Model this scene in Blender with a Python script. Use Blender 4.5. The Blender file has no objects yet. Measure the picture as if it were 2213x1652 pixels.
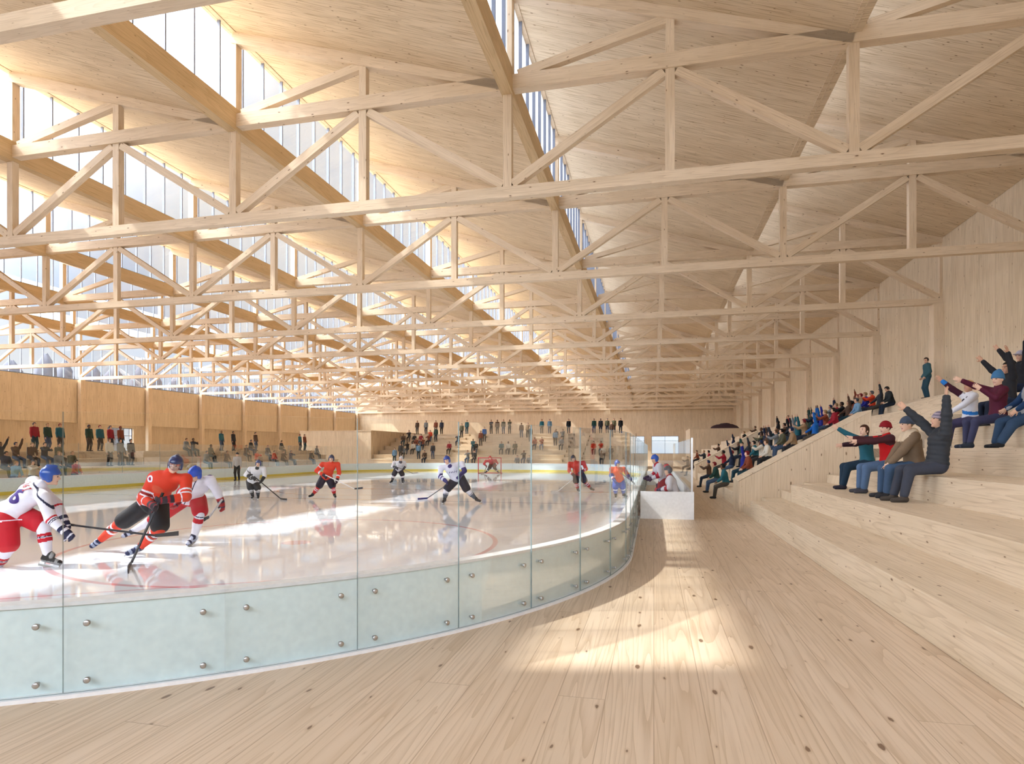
SUN_E, SKY_E, EXPO, SKY_Y0, GLOW_FILL, BACK_FILL = 12.5, 1.45, -0.38, 2.2, 6.5, 7.5
import bpy, bmesh, math, random
import numpy as np
from mathutils import Vector, Matrix
random.seed(7)
SC = bpy.context.scene
COL = SC.collection
R = math.radians

# ------------------------------------------------------------------ helpers
def link(o, parent=None):
    COL.objects.link(o)
    if parent is not None:
        o.parent = parent
    return o

def tag(o, label=None, cat=None, group=None, kind=None):
    if label: o['label'] = label
    if cat: o['category'] = cat
    if group: o['group'] = group
    if kind: o['kind'] = kind
    return o

def empty(name, loc=(0, 0, 0), rz=0.0):
    o = bpy.data.objects.new(name, None)
    o.location = loc
    o.rotation_euler = (0, 0, rz)
    o.empty_display_size = 0.2
    return link(o)

class MB:
    """collects boxes, bars and quads and links them as ONE mesh object"""
    def __init__(s):
        s.v = []; s.f = []; s.m = []
    def box(s, x0, x1, y0, y1, z0, z1, m=0):
        b = len(s.v)
        s.v += [(x0, y0, z0), (x1, y0, z0), (x1, y1, z0), (x0, y1, z0),
                (x0, y0, z1), (x1, y0, z1), (x1, y1, z1), (x0, y1, z1)]
        for q in ((0, 3, 2, 1), (4, 5, 6, 7), (0, 1, 5, 4), (1, 2, 6, 5), (2, 3, 7, 6), (3, 0, 4, 7)):
            s.f.append(tuple(b + i for i in q)); s.m.append(m)
        return s
    def poly(s, pts, m=0):
        b = len(s.v)
        s.v += [tuple(p) for p in pts]
        s.f.append(tuple(range(b, b + len(pts)))); s.m.append(m)
        return s
    def prism(s, prof, axis, a0, a1, m=0):
        """extrude a 2-D profile (counter-clockwise list) along an axis: 'x' -> (y,z), 'y' -> (x,z), 'z' -> (x,y)"""
        def p3(p, a):
            return {'x': (a, p[0], p[1]), 'y': (p[0], a, p[1]), 'z': (p[0], p[1], a)}[axis]
        b = len(s.v); n = len(prof)
        s.v += [p3(p, a0) for p in prof] + [p3(p, a1) for p in prof]
        s.f.append(tuple(b + i for i in range(n))); s.m.append(m)
        s.f.append(tuple(b + n + i for i in reversed(range(n)))); s.m.append(m)
        for i in range(n):
            j = (i + 1) % n
            s.f.append((b + i, b + n + i, b + n + j, b + j)); s.m.append(m)
        return s
    def tube(s, p0, p1, r0, r1=None, n=12, m=0):
        r1 = r0 if r1 is None else r1
        p0 = Vector(p0); p1 = Vector(p1)
        d = (p1 - p0).normalized()
        t = d.orthogonal().normalized(); w = d.cross(t)
        b = len(s.v)
        for p, r in ((p0, r0), (p1, r1)):
            for i in range(n):
                a = 2 * math.pi * i / n
                s.v.append(tuple(p + (t * math.cos(a) + w * math.sin(a)) * r))
        for i in range(n):
            j = (i + 1) % n
            s.f.append((b + i, b + j, b + n + j, b + n + i)); s.m.append(m)
        s.f.append(tuple(b + i for i in reversed(range(n)))); s.m.append(m)
        s.f.append(tuple(b + n + i for i in range(n))); s.m.append(m)
        return s
    def mesh(s, name, mats, smooth=False, fix=True):
        me = bpy.data.meshes.new(name)
        me.from_pydata(s.v, [], s.f)
        for mt in (mats if isinstance(mats, (list, tuple)) else [mats]):
            me.materials.append(mt)
        me.polygons.foreach_set('material_index', s.m)
        if fix:
            bm = bmesh.new(); bm.from_mesh(me)
            bmesh.ops.recalc_face_normals(bm, faces=bm.faces)
            bm.to_mesh(me); bm.free()
        if smooth:
            me.polygons.foreach_set('use_smooth', [True] * len(me.polygons))
        me.update()
        return me
    def build(s, name, mats, parent=None, smooth=False, bevel=0.0):
        me = s.mesh(name, mats, smooth)
        o = link(bpy.data.objects.new(name, me), parent)
        if bevel:
            bv = o.modifiers.new('edge', 'BEVEL'); bv.width = bevel; bv.segments = 2; bv.limit_method = 'ANGLE'
        return o

def bar(name, p0, p1, w, h, mat, parent=None, ext=0.0):
    """a squared timber from p0 to p1: local X along it, w across (level), h deep"""
    p0 = Vector(p0); p1 = Vector(p1)
    d = p1 - p0; L = d.length; d.normalize()
    side = Vector((0, 1, 0)) if abs(d.y) < .9 else Vector((1, 0, 0))
    up = d.cross(side).normalized()
    side = up.cross(d).normalized()
    m = MB().box(-L / 2 - ext, L / 2 + ext, -w / 2, w / 2, -h / 2, h / 2)
    o = m.build(name, mat, parent)
    M = Matrix((d, side, up)).transposed().to_4x4()
    M.translation = (p0 + p1) / 2
    o.matrix_local = M
    return o

def struct(o):
    o['kind'] = 'structure'
    return o

def copy_tree(o, parent=None):
    c = o.copy(); link(c, parent)
    for ch in list(o.children):
        copy_tree(ch, c)
    return c

# ------------------------------------------------------------------ materials
def nodes(name):
    m = bpy.data.materials.new(name); m.use_nodes = True
    nt = m.node_tree; nt.nodes.clear()
    return m, nt

def N(nt, typ, **kw):
    n = nt.nodes.new(typ)
    for k, v in kw.items():
        if k.startswith('i'):
            n.inputs[int(k[1:])].default_value = v
        else:
            setattr(n, k, v)
    return n

def math_(nt, op, a, b=None, c=None):
    n = nt.nodes.new('ShaderNodeMath'); n.operation = op
    for i, v in enumerate((a, b, c)):
        if v is None: continue
        if isinstance(v, (int, float)): n.inputs[i].default_value = v
        else: nt.links.new(v, n.inputs[i])
    return n.outputs[0]

def mixc(nt, fac, a, b, mode='MIX'):
    n = nt.nodes.new('ShaderNodeMix'); n.data_type = 'RGBA'; n.blend_type = mode
    for sock, v in ((n.inputs[0], fac), (n.inputs[6], a), (n.inputs[7], b)):
        if isinstance(v, (int, float)): sock.default_value = v
        elif isinstance(v, tuple): sock.default_value = (*v, 1) if len(v) == 3 else v
        else: nt.links.new(v, sock)
    return n.outputs[2]

def smooth(nt, v, lo, hi):
    n = nt.nodes.new('ShaderNodeMapRange'); n.interpolation_type = 'SMOOTHSTEP'
    nt.links.new(v, n.inputs[0]); n.inputs[1].default_value = lo; n.inputs[2].default_value = hi
    return n.outputs[0]

def principled(nt, color, rough=0.5, spec=0.5, bump=None, bstr=0.1, **kw):
    p = nt.nodes.new('ShaderNodeBsdfPrincipled')
    if isinstance(color, tuple): p.inputs['Base Color'].default_value = (*color, 1)
    else: nt.links.new(color, p.inputs['Base Color'])
    if isinstance(rough, (int, float)): p.inputs['Roughness'].default_value = rough
    else: nt.links.new(rough, p.inputs['Roughness'])
    p.inputs['Specular IOR Level'].default_value = spec
    for k, v in kw.items():
        p.inputs[k.replace('_', ' ')].default_value = v
    if bump is not None:
        b = nt.nodes.new('ShaderNodeBump'); b.inputs['Strength'].default_value = bstr; b.inputs['Distance'].default_value = 0.01
        nt.links.new(bump, b.inputs['Height']); nt.links.new(b.outputs[0], p.inputs['Normal'])
    o = nt.nodes.new('ShaderNodeOutputMaterial')
    nt.links.new(p.outputs[0], o.inputs[0])
    return p

_plain = {}
def plain(rgb, rough=0.7, name='cloth', spec=0.3, metal=0.0):
    key = (tuple(round(c, 3) for c in rgb), rough, name)
    if key not in _plain:
        m, nt = nodes(name)
        tc = N(nt, 'ShaderNodeTexCoord')
        nz = N(nt, 'ShaderNodeTexNoise'); nz.inputs['Scale'].default_value = 14.0; nz.inputs['Detail'].default_value = 3
        nt.links.new(tc.outputs['Object'], nz.inputs['Vector'])
        lo = tuple(c * .88 for c in rgb); hi = tuple(min(1, c * 1.1) for c in rgb)
        col = mixc(nt, nz.outputs[0], lo, hi)
        principled(nt, col, rough, spec, Metallic=metal)
        _plain[key] = m
    return _plain[key]

def srgb(r, g, b):
    f = lambda c: (c / 255 / 12.92) if c <= 10 else ((c / 255 + .055) / 1.055) ** 2.4
    return (f(r), f(g), f(b))

def wood(name, base, grain='x', across='y', third='z', pw=0.0, seam=0.0, stave=0.0, knots=.5, ring=.5, tint=.12, rough=.6, rnd_obj=False,
         grain_s=1.0, knot_s=1.0, spec=.25, streaks=.35):
    m, nt = nodes(name)
    tc = N(nt, 'ShaderNodeTexCoord'); sp = N(nt, 'ShaderNodeSeparateXYZ')
    nt.links.new(tc.outputs['Object'], sp.inputs[0])
    ax = dict(x=sp.outputs[0], y=sp.outputs[1], z=sp.outputs[2])
    g, a, b = ax[grain], ax[across], ax[third]
    if not pw: a = math_(nt, 'ADD', a, math_(nt, 'MULTIPLY', b, 1.0))
    else: a = math_(nt, 'ADD', a, math_(nt, 'MULTIPLY', b, .23))
    if rnd_obj:
        oi = N(nt, 'ShaderNodeObjectInfo')
        g = math_(nt, 'ADD', g, math_(nt, 'MULTIPLY', oi.outputs['Random'], 61.0))
        a = math_(nt, 'ADD', a, math_(nt, 'MULTIPLY', oi.outputs['Random'], 23.0))
        rnd = oi.outputs['Random']
    else:
        rnd = None
    if pw:
        pid = math_(nt, 'FLOOR', math_(nt, 'DIVIDE', ax[across], pw))
        wn = N(nt, 'ShaderNodeTexWhiteNoise', noise_dimensions='1D'); nt.links.new(pid, wn.inputs['W'])
        rnd = wn.outputs[0]
        g = math_(nt, 'ADD', g, math_(nt, 'MULTIPLY', rnd, 57.0))
        if stave:
            sid = math_(nt, 'FLOOR', math_(nt, 'DIVIDE', g, stave))
            cmb = N(nt, 'ShaderNodeCombineXYZ'); nt.links.new(pid, cmb.inputs[0]); nt.links.new(sid, cmb.inputs[1])
            wn2 = N(nt, 'ShaderNodeTexWhiteNoise', noise_dimensions='2D'); nt.links.new(cmb.outputs[0], wn2.inputs['Vector'])
            rnd = wn2.outputs[0]
            a = math_(nt, 'ADD', a, math_(nt, 'MULTIPLY', rnd, 9.0))
    def noise(gs, as_, detail=2.0, dist=0.0):
        c = N(nt, 'ShaderNodeCombineXYZ')
        nt.links.new(math_(nt, 'MULTIPLY', g, gs), c.inputs[0]); nt.links.new(math_(nt, 'MULTIPLY', a, as_), c.inputs[1])
        n = N(nt, 'ShaderNodeTexNoise', noise_dimensions='2D'); n.inputs['Scale'].default_value = 1
        n.inputs['Detail'].default_value = detail; n.inputs['Distortion'].default_value = dist
        nt.links.new(c.outputs[0], n.inputs['Vector'])
        return n.outputs[0]
    G = grain_s
    broad = noise(.45 * G, 3.5 * G, 2)
    streak = noise(1.2 * G, 38 * G, 3)
    # growth rings: contour lines of a long soft field
    field = noise(.13 * G, 2.9 * G, 1.5, .25)
    rg = math_(nt, 'FRACT', math_(nt, 'MULTIPLY', field, 12.0))
    rg = math_(nt, 'MULTIPLY', rg, rg); rg = math_(nt, 'MULTIPLY', rg, rg)
    dark = tuple(c * k for c, k in zip(base, (.62, .53, .43)))
    light = tuple(min(.95, c * k) for c, k in zip(base, (1.09, 1.10, 1.13)))
    col = mixc(nt, smooth(nt, broad, .3, .7), base, light)
    col = mixc(nt, math_(nt, 'MULTIPLY', smooth(nt, streak, .50, .72), streaks), col, dark)
    if ring: col = mixc(nt, math_(nt, 'MULTIPLY', rg, ring), col, dark)
    if rnd is not None and tint:
        col = mixc(nt, math_(nt, 'MULTIPLY', rnd, tint * 2), col, tuple(c * k for c, k in zip(base, (.82, .74, .64))))
    if knots:
        c = N(nt, 'ShaderNodeCombineXYZ')
        wob = math_(nt, 'MULTIPLY', math_(nt, 'SUBTRACT', streak, .5), .10)
        nt.links.new(math_(nt, 'ADD', math_(nt, 'MULTIPLY', g, 1.15 * knot_s), wob), c.inputs[0]); nt.links.new(math_(nt, 'MULTIPLY', a, 2.9 * knot_s), c.inputs[1])
        vo = N(nt, 'ShaderNodeTexVoronoi', voronoi_dimensions='2D'); vo.inputs['Scale'].default_value = 1.0
        nt.links.new(c.outputs[0], vo.inputs['Vector'])
        sc = N(nt, 'ShaderNodeSeparateColor'); nt.links.new(vo.outputs['Color'], sc.inputs[0])
        rad = math_(nt, 'MULTIPLY', math_(nt, 'POWER', sc.outputs[0], 2.0), .085 * knots + .02)
        k = math_(nt, 'SUBTRACT', vo.outputs['Distance'], rad)
        kmask = math_(nt, 'SUBTRACT', 1.0, smooth(nt, k, -.012, .012))
        halo = math_(nt, 'MULTIPLY', math_(nt, 'SUBTRACT', 1.0, smooth(nt, k, 0.0, .07)), .35)
        sel = math_(nt, 'GREATER_THAN', sc.outputs[1], 1 - .62 * min(1, knots * 1.4))
        kmask = math_(nt, 'MULTIPLY', kmask, sel); halo = math_(nt, 'MULTIPLY', halo, sel)
        col = mixc(nt, halo, col, tuple(c * q for c, q in zip(base, (.6, .48, .36))))
        col = mixc(nt, math_(nt, 'MULTIPLY', kmask, .85), col, tuple(c * q for c, q in zip(base, (.22, .15, .11))))
    if seam and pw:
        fr = math_(nt, 'FRACT', math_(nt, 'DIVIDE', ax[across], pw))
        e = math_(nt, 'MULTIPLY', math_(nt, 'MINIMUM', fr, math_(nt, 'SUBTRACT', 1.0, fr)), pw)
        line = math_(nt, 'SUBTRACT', 1.0, smooth(nt, e, seam * .4, seam))
        if stave:
            fs = math_(nt, 'FRACT', math_(nt, 'DIVIDE', g, stave))
            es = math_(nt, 'MULTIPLY', math_(nt, 'MINIMUM', fs, math_(nt, 'SUBTRACT', 1.0, fs)), stave)
            line = math_(nt, 'MAXIMUM', line, math_(nt, 'SUBTRACT', 1.0, smooth(nt, es, seam * .4, seam)))
        col = mixc(nt, math_(nt, 'MULTIPLY', line, .55), col, tuple(c * q for c, q in zip(base, (.45, .36, .28))))
    principled(nt, col, rough, spec)
    return m

def glass(name, tint=(.97, .99, .99), refl=1.0, rough=0.0):
    """thin clear sheet: lets light straight through, mirrors by the angle"""
    m, nt = nodes(name)
    tr = N(nt, 'ShaderNodeBsdfTransparent'); tr.inputs[0].default_value = (*tint, 1)
    gl = N(nt, 'ShaderNodeBsdfGlossy'); gl.inputs[0].default_value = (1, 1, 1, 1); gl.inputs['Roughness'].default_value = rough
    fr = N(nt, 'ShaderNodeFresnel'); fr.inputs[0].default_value = 1.45
    f = math_(nt, 'MULTIPLY', fr.outputs[0], refl)
    mx = N(nt, 'ShaderNodeMixShader'); nt.links.new(f, mx.inputs[0]); nt.links.new(tr.outputs[0], mx.inputs[1]); nt.links.new(gl.outputs[0], mx.inputs[2])
    o = N(nt, 'ShaderNodeOutputMaterial'); nt.links.new(mx.outputs[0], o.inputs[0])
    return m

WB = (.70, .545, .385)
M = {}
M['floor'] = wood('pine floorboards', (.675, .53, .385), 'y', 'x', 'z', pw=.36, seam=.006, stave=9, knots=.7, ring=.55, knot_s=1.35, tint=.16, rough=.42, spec=.35)
M['ceil'] = wood('spruce ceiling boards', (.735, .585, .405), 'x', 'y', 'z', pw=1.2, knots=.75, ring=.34, tint=.08, rough=.7, grain_s=.8, knot_s=1.9, streaks=.8)
M['wallx'] = wood('spruce wall panels', (.745, .605, .43), 'z', 'y', 'x', pw=1.25, seam=.012, knots=.5, ring=.3, tint=.08, rough=.7, grain_s=.7, knot_s=1.2, streaks=.45)
M['wally'] = wood('spruce end wall panels', (.745, .605, .43), 'z', 'x', 'y', pw=1.25, seam=.012, knots=.5, ring=.3, tint=.08, rough=.7, grain_s=.7, knot_s=1.2, streaks=.45)
M['beam'] = wood('glulam timber', (.78, .625, .45), 'x', 'y', 'z', knots=.55, ring=.28, tint=.08, rough=.62, rnd_obj=True, grain_s=1.2, knot_s=1.5)
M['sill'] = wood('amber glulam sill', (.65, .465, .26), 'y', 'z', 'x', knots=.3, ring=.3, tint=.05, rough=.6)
M['bench'] = wood('pine bench boards', (.72, .58, .415), 'y', 'x', 'z', knots=.65, ring=.35, tint=.1, rough=.5, knot_s=1.9)
M['benchx'] = wood('pine bench boards crosswise', (.72, .58, .415), 'x', 'y', 'z', knots=.4, ring=.35, tint=.1, rough=.5, knot_s=1.5)
M['guard'] = wood('pine guard panel', (.71, .565, .40), 'z', 'x', 'y', pw=.9, seam=.006, knots=.8, ring=.25, tint=.07, rough=.55, knot_s=1.5)
M['glass'] = glass('skylight glass', (.96, .98, 1.0), .3)
def milk_glass():
    m, nt = nodes('milky skylight glass')
    tr = N(nt, 'ShaderNodeBsdfTranslucent'); tr.inputs[0].default_value = (.52, .55, .60, 1)
    gl = N(nt, 'ShaderNodeBsdfGlossy'); gl.inputs['Roughness'].default_value = .25
    mx = N(nt, 'ShaderNodeMixShader'); mx.inputs[0].default_value = .05
    nt.links.new(tr.outputs[0], mx.inputs[1]); nt.links.new(gl.outputs[0], mx.inputs[2])
    o = N(nt, 'ShaderNodeOutputMaterial'); nt.links.new(mx.outputs[0], o.inputs[0])
    return m
M['milk'] = milk_glass()
M['rinkglass'] = glass('rink glass', (.985, .995, .992), .35)
M['mullion'] = plain((.24, .27, .35), .45, 'grey mullion metal')
M['edge'] = plain((.30, .38, .385), .2, 'green glass edge', .5)
M['edgetop'] = plain((.92, .95, .93), .25, 'pale glass edge', .5)
M['dasher'] = plain((.80, .93, .95), .35, 'pale green dasher board', .5)
M['white'] = plain((.86, .86, .87), .4, 'white board', .4)
M['kick'] = plain((.80, .66, .10), .4, 'yellow kick strip', .4)
M['steel'] = plain((.55, .55, .55), .3, 'brushed steel', .5, .9)
M['black'] = plain((.02, .02, .022), .5, 'black plastic')
# ------------------------------------------------------------------ camera, sun, sky
EYE = 1.9
FPX = 1322.0
cam = bpy.data.cameras.new('camera')
cam.sensor_width = 36.0; cam.sensor_fit = 'HORIZONTAL'
cam.lens = FPX / 2213 * 36.0
cam.shift_y = (972 - 826) / 2213
cam.clip_end = 600; cam.clip_start = .05
co = link(bpy.data.objects.new('camera', cam))
YAW = R(13.05)
co.location = (0, 0, EYE); co.rotation_euler = (R(90), 0, YAW)
SC.camera = co
CS, SN = math.cos(YAW), math.sin(YAW)

def at(px, py, d):
    """the point of the hall seen at a pixel, d metres in front of the lens"""
    u = (px - 1106.5) / FPX * d; z = EYE - (py - 972) / FPX * d
    return Vector((u * CS - d * SN, u * SN + d * CS, z))

def row_y(px, x):
    """where along a row running the length of the hall (at x) a seat seen at pixel column px is"""
    d = FPX * x / (CS * (px - 1413.0))
    return (d + x * SN) / CS

sun = bpy.data.lights.new('sun', 'SUN'); sun.energy = SUN_E; sun.angle = R(1.3); sun.color = (1.0, .965, .90)
so = link(bpy.data.objects.new('sun', sun))
so.rotation_euler = Vector((.66, .17, -.72)).to_track_quat('-Z', 'Y').to_euler()
so.location = (-80, -20, 90)

w = bpy.data.worlds.new('sky'); SC.world = w; w.use_nodes = True
nt = w.node_tree; nt.nodes.clear()
tc = N(nt, 'ShaderNodeTexCoord'); nz = N(nt, 'ShaderNodeTexNoise'); nz.inputs['Scale'].default_value = 3.2
nz.inputs['Detail'].default_value = 6; nz.inputs['Roughness'].default_value = .6
nt.links.new(tc.outputs['Generated'], nz.inputs['Vector'])
cl = smooth(nt, nz.outputs[0], .36, .60)
skyc = mixc(nt, cl, (.66, .79, 1.0), (.98, .99, 1.0))
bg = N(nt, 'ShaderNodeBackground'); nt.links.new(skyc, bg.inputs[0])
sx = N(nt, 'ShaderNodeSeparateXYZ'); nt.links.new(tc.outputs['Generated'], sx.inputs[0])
# out-of-view sky brightened at the zenith and around the sun to light the hall
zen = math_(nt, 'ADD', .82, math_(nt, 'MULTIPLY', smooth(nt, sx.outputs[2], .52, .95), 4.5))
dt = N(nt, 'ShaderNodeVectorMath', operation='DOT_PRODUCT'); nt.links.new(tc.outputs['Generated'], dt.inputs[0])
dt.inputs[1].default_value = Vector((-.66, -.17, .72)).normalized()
glow = math_(nt, 'MULTIPLY', smooth(nt, dt.outputs['Value'], .5, 1.0), GLOW_FILL)
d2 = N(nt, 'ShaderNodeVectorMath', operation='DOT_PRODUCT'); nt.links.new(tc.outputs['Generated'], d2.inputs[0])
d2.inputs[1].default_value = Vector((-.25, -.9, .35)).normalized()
back = math_(nt, 'MULTIPLY', smooth(nt, d2.outputs['Value'], .25, .95), BACK_FILL)  # extra brightness in the unseen sky behind the camera, added as fill for the boards
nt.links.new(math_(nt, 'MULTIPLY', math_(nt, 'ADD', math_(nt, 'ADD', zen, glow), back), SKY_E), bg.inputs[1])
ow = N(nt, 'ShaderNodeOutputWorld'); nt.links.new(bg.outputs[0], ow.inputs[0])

vs = SC.view_settings
vs.view_transform = 'Standard'; vs.look = 'None'; vs.gamma = 1.0; vs.use_curve_mapping = False
vs.exposure = EXPO
cy = SC.cycles
cy.max_bounces = 5; cy.diffuse_bounces = 4; cy.glossy_bounces = 2; cy.transmission_bounces = 2; cy.transparent_max_bounces = 18
cy.use_adaptive_sampling = True; cy.adaptive_threshold = .07; cy.use_light_tree = False
w.cycles.sampling_method = 'MANUAL'; w.cycles.sample_map_resolution = 512
cy.use_denoising = True
cy.sample_clamp_indirect = 6.0
cy.caustics_reflective = False; cy.caustics_refractive = False

# ------------------------------------------------------------------ the hall
XW = 13.57                      # right wall
S = 8.77                        # width of one saw-tooth bay
XV = [4.8 - S * k for k in range(8)]   # valleys; the last one is the left wall
XL = XV[-1]
YT = [8.2 + 8.45 * k for k in range(13)]
YE = YT[-1] + .35               # end wall
YB = -7.0                       # where the roof stops behind the viewer
ZC, ZT, ZR = 9.07, 12.1, 14.75  # bottom chord, top chord, ridge

m = MB(); m.box(-60, 18, -9, YE + .6, -.3, 0.0)
struct(m.build('floor', M['floor']))

# roof: one sloping slab per bay, from its ridge down to the next valley
xs = [XL] + list(reversed(XV[:-1]))
for x0 in xs:
    x1 = x0 + S
    zr, zv = ZR + .12, ZT + .02
    m = MB()
    m.prism([(x0 + .02, zr), (x1 - .02, zv), (x1 - .02, zv + .35), (x0 + .02, zr + .35)], 'y', YB, YE)
    struct(m.build('ceiling', M['ceil']))

# skylights: upright glazing above every valley, facing left
for i, x in enumerate(reversed(XV[:-1])):
    o = empty('window_%d' % (i + 1), (x, 0, 0)); struct(o)
    m = MB(); m.box(-.16, .16, YB, YE, ZT - .32 if x < 0 else ZT + .03, ZT + .36)
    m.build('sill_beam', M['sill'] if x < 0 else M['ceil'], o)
    m = MB(); m.box(-.12, .14, YB, YE, ZR + .06, ZR + .20)
    m.build('head_beam', M['beam'], o)
    m = MB(); m.box(-.012, .0, SKY_Y0, YE, ZT + .36, ZR + .06)
    m.build('glazing', M['milk'] if x > -8 else M['glass'], o)  # milky panes put in so the sun throws no patch on the right stand
    m = MB()
    y = SKY_Y0
    while y < YE:
        m.box(-.05 if x < -8 else -.02, .05 if x < -8 else .10, y - .022, y + .022, ZT + .36, ZR + .06)
        y += 1.056
    m.box(-.05, .05, SKY_Y0, YE, ZT + .36, ZT + .42)
    m.build('mullion_frame', M['mullion'], o)
    if SKY_Y0 > YB:
        m = MB(); m.box(-.05, .05, YB, SKY_Y0, ZT + .36, ZR + .06); m.build('sun_stop_board', M['ceil'], o)  # unseen boarding, added to cut off the near end of the sun patch

# right wall
m = MB(); m.box(XW, XW + .4, YB, YE, 0, ZT + .5)
struct(m.build('wall_right', M['wallx']))
m = MB(); m.box(XL - .4, XW + .4, YB - .4, YB, 0, 4.5); m.box(XL - .4, XW + .4, YB - .4, YB, 9.6, ZR + .6)
m.box(XL - .4, -22, YB - .4, YB, 4.5, 9.6); m.box(11.5, XW + .4, YB - .4, YB, 4.5, 9.6)
struct(m.build('wall_back', M['wally']))
o = empty('window_14', (-5, YB - .2, 4.5)); struct(o)  # unseen window, put in to bring daylight to the near boards and floor
MB().box(-17, 16.5, -.006, .006, 0, 5.1).build('glazing', M['glass'], o)
m = MB()
for i in range(18):
    x = -17 + 33.5 * i / 17
    m.box(x - .05, x + .05, -.08, .08, 0, 5.1)
m.build('frame', M['mullion'], o)
# end wall with two windows
m = MB()
wins = [(-4.6, -1.6), (-.4, 4.2)]
wz0, wz1 = 1.15, 4.25
m.box(XL - .4, XW + .4, YE, YE + .4, wz1, ZR + .6)
m.box(XL - .4, XW + .4, YE, YE + .4, 0, wz0)
ed = [XL - .4] + [v for ab in wins for v in ab] + [XW + .4]
for a, b in zip(ed[0::2], ed[1::2]):
    m.box(a, b, YE, YE + .4, wz0, wz1)
struct(m.build('wall_end', M['wally']))
for n, (a, b) in enumerate(wins):
    o = empty('window_%d' % (9 + n), ((a + b) / 2, YE + .15, wz0)); struct(o)
    w2 = (b - a) / 2; h = wz1 - wz0
    f = MB()
    for x0, x1, z0, z1 in ((-w2, -w2 + .07, 0, h), (w2 - .07, w2, 0, h), (-w2, w2, 0, .07), (-w2, w2, h - .07, h), (-w2, w2, h * .72, h * .72 + .05), (-.03, .03, 0, h)):
        f.box(x0, x1, -.05, .05, z0, z1)
    f.build('frame', M['mullion'], o)
    MB().box(-w2, w2, -.006, .006, 0, h).build('glazing', M['glass'], o)

# left wall: upper band flush with the columns, lower band set back, two windows, glazed clerestory
m = MB()
zl = 4.6
lw = [(54.6, 58.0), (93.5, 97.6)]
m.box(XL - .6, XL - .12, YB, YE, zl, ZC - .15)
m.box(XL - 1.5, XL - 1.0, YB, YE, 4.3, zl + .3); m.box(XL - 1.0, XL - .6, YB, YE, zl, zl + .3)
m.box(XL - 1.5, XL - 1.0, YB, YE, 0, 1.7)
ed = [YB] + [v for ab in lw for v in ab] + [YE]
for a, b in zip(ed[0::2], ed[1::2]):
    m.box(XL - 1.5, XL - 1.0, a, b, 1.7, 4.3)
struct(m.build('wall_left', M['wallx']))
for n, (a, b) in enumerate(lw):
    o = empty('window_%d' % (11 + n), (XL - 1.25, (a + b) / 2, 1.7)); struct(o)
    w2 = (b - a) / 2; h = 2.6
    f = MB()
    for y0, y1, z0, z1 in ((-w2, -w2 + .08, 0, h), (w2 - .08, w2, 0, h), (-w2, w2, 0, .08), (-w2, w2, h - .08, h), (-w2, w2, h * .66, h * .66 + .06), (-.03, .03, 0, h)):
        f.box(-.05, .05, y0, y1, z0, z1)
    f.build('frame', M['mullion'], o)
    MB().box(-.006, .006, -w2, w2, 0, h).build('glazing', M['glass'], o)
o = empty('window_13', (XL - .3, 0, ZC)); struct(o)
f = MB(); y = YB
while y < YE:
    f.box(-.06, .06, y - .025, y + .025, -.15, ZT + .3 - ZC); y += 1.056
f.box(-.06, .06, YB, YE, -.15, -.05)
f.build('mullion_frame', M['mullion'], o)
MB().box(-.006, .006, YB, YE, -.15, ZT + .3 - ZC).build('glazing', M['glass'], o)

# columns under the truss ends
for side, x in (('right', XW - .22), ('left', XL + .2)):
    for k, y in enumerate(YT):
        o = bar('column', (x, y, 0), (x, y, ZC - .15), .62 if side == 'right' else .5, .44 if side == 'right' else .4, M['beam'])
        struct(o)

# ------------------------------------------------------------------ trusses (built once, then copied)
ORD = 'first second third fourth fifth sixth seventh eighth ninth tenth eleventh twelfth thirteenth fourteenth fifteenth sixteenth seventeenth eighteenth nineteenth twentieth'.split()
def make_truss(y):
    t = empty('roof_truss', (0, y, 0))
    B = M['beam']
    zb, zt = ZC, ZT
    bar('bottom_chord', (XL, 0, zb), (XW, 0, zb), .26, .30, B, t)
    bar('top_chord', (XL, 0, zt), (XW, 0, zt), .30, .40, B, t)
    nodes_x = sorted([XL] + XV[:-1] + [XW])
    for i, x in enumerate(nodes_x):
        bar('post', (x, 0, zb + .15), (x, 0, zt - .2), .22, .24, B, t)
    for x in nodes_x[:-1]:
        xm = x + S / 2
        bar('post', (xm, 0, zb + .15), (xm, 0, zt - .2), .22, .24, B, t)
        bar('diagonal', (xm - .16, 0, zt - .26), (x + .14, 0, zb + .22), .20, .24, B, t)
        bar('diagonal', (xm + .16, 0, zt - .26), (x + S - .14, 0, zb + .22), .20, .24, B, t)
        # saw-tooth above the top chord
        slope = (zt - ZR) / S
        bar('ridge_post', (x, 0, zt + .2), (x, 0, ZR - .1), .26, .28, B, t)
        bar('rafter', (x, 0, ZR - .06), (x + S, 0, zt - .06), .30, .34, B, t)
        bar('king_post', (xm, 0, zt + .2), (xm, 0, (zt + ZR) / 2 - .16), .22, .22, B, t)
        bar('strut', (x + .3, 0, zt + .22), (xm - .1, 0, (zt + ZR) / 2 - .2), .20, .24, B, t)
    return t

t0 = make_truss(YT[0])
for k, y in enumerate(YT):
    t = t0 if k == 0 else copy_tree(t0)
    t.location = (0, y, 0)
    which = 'nearest' if k == 0 else ORD[k] + ' nearest'
    if k == len(YT) - 1: which = 'farthest'
    tag(t, 'pale timber roof truss spanning the whole hall, %s one to the viewer' % which, 'truss', 'timber roof trusses')

# ground and dark trees outside the clerestory
g = MB().box(-220, 220, -120, 320, -.8, -.35).build('ground', plain((.33, .33, .31), .9, 'ground')); struct(g)

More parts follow.
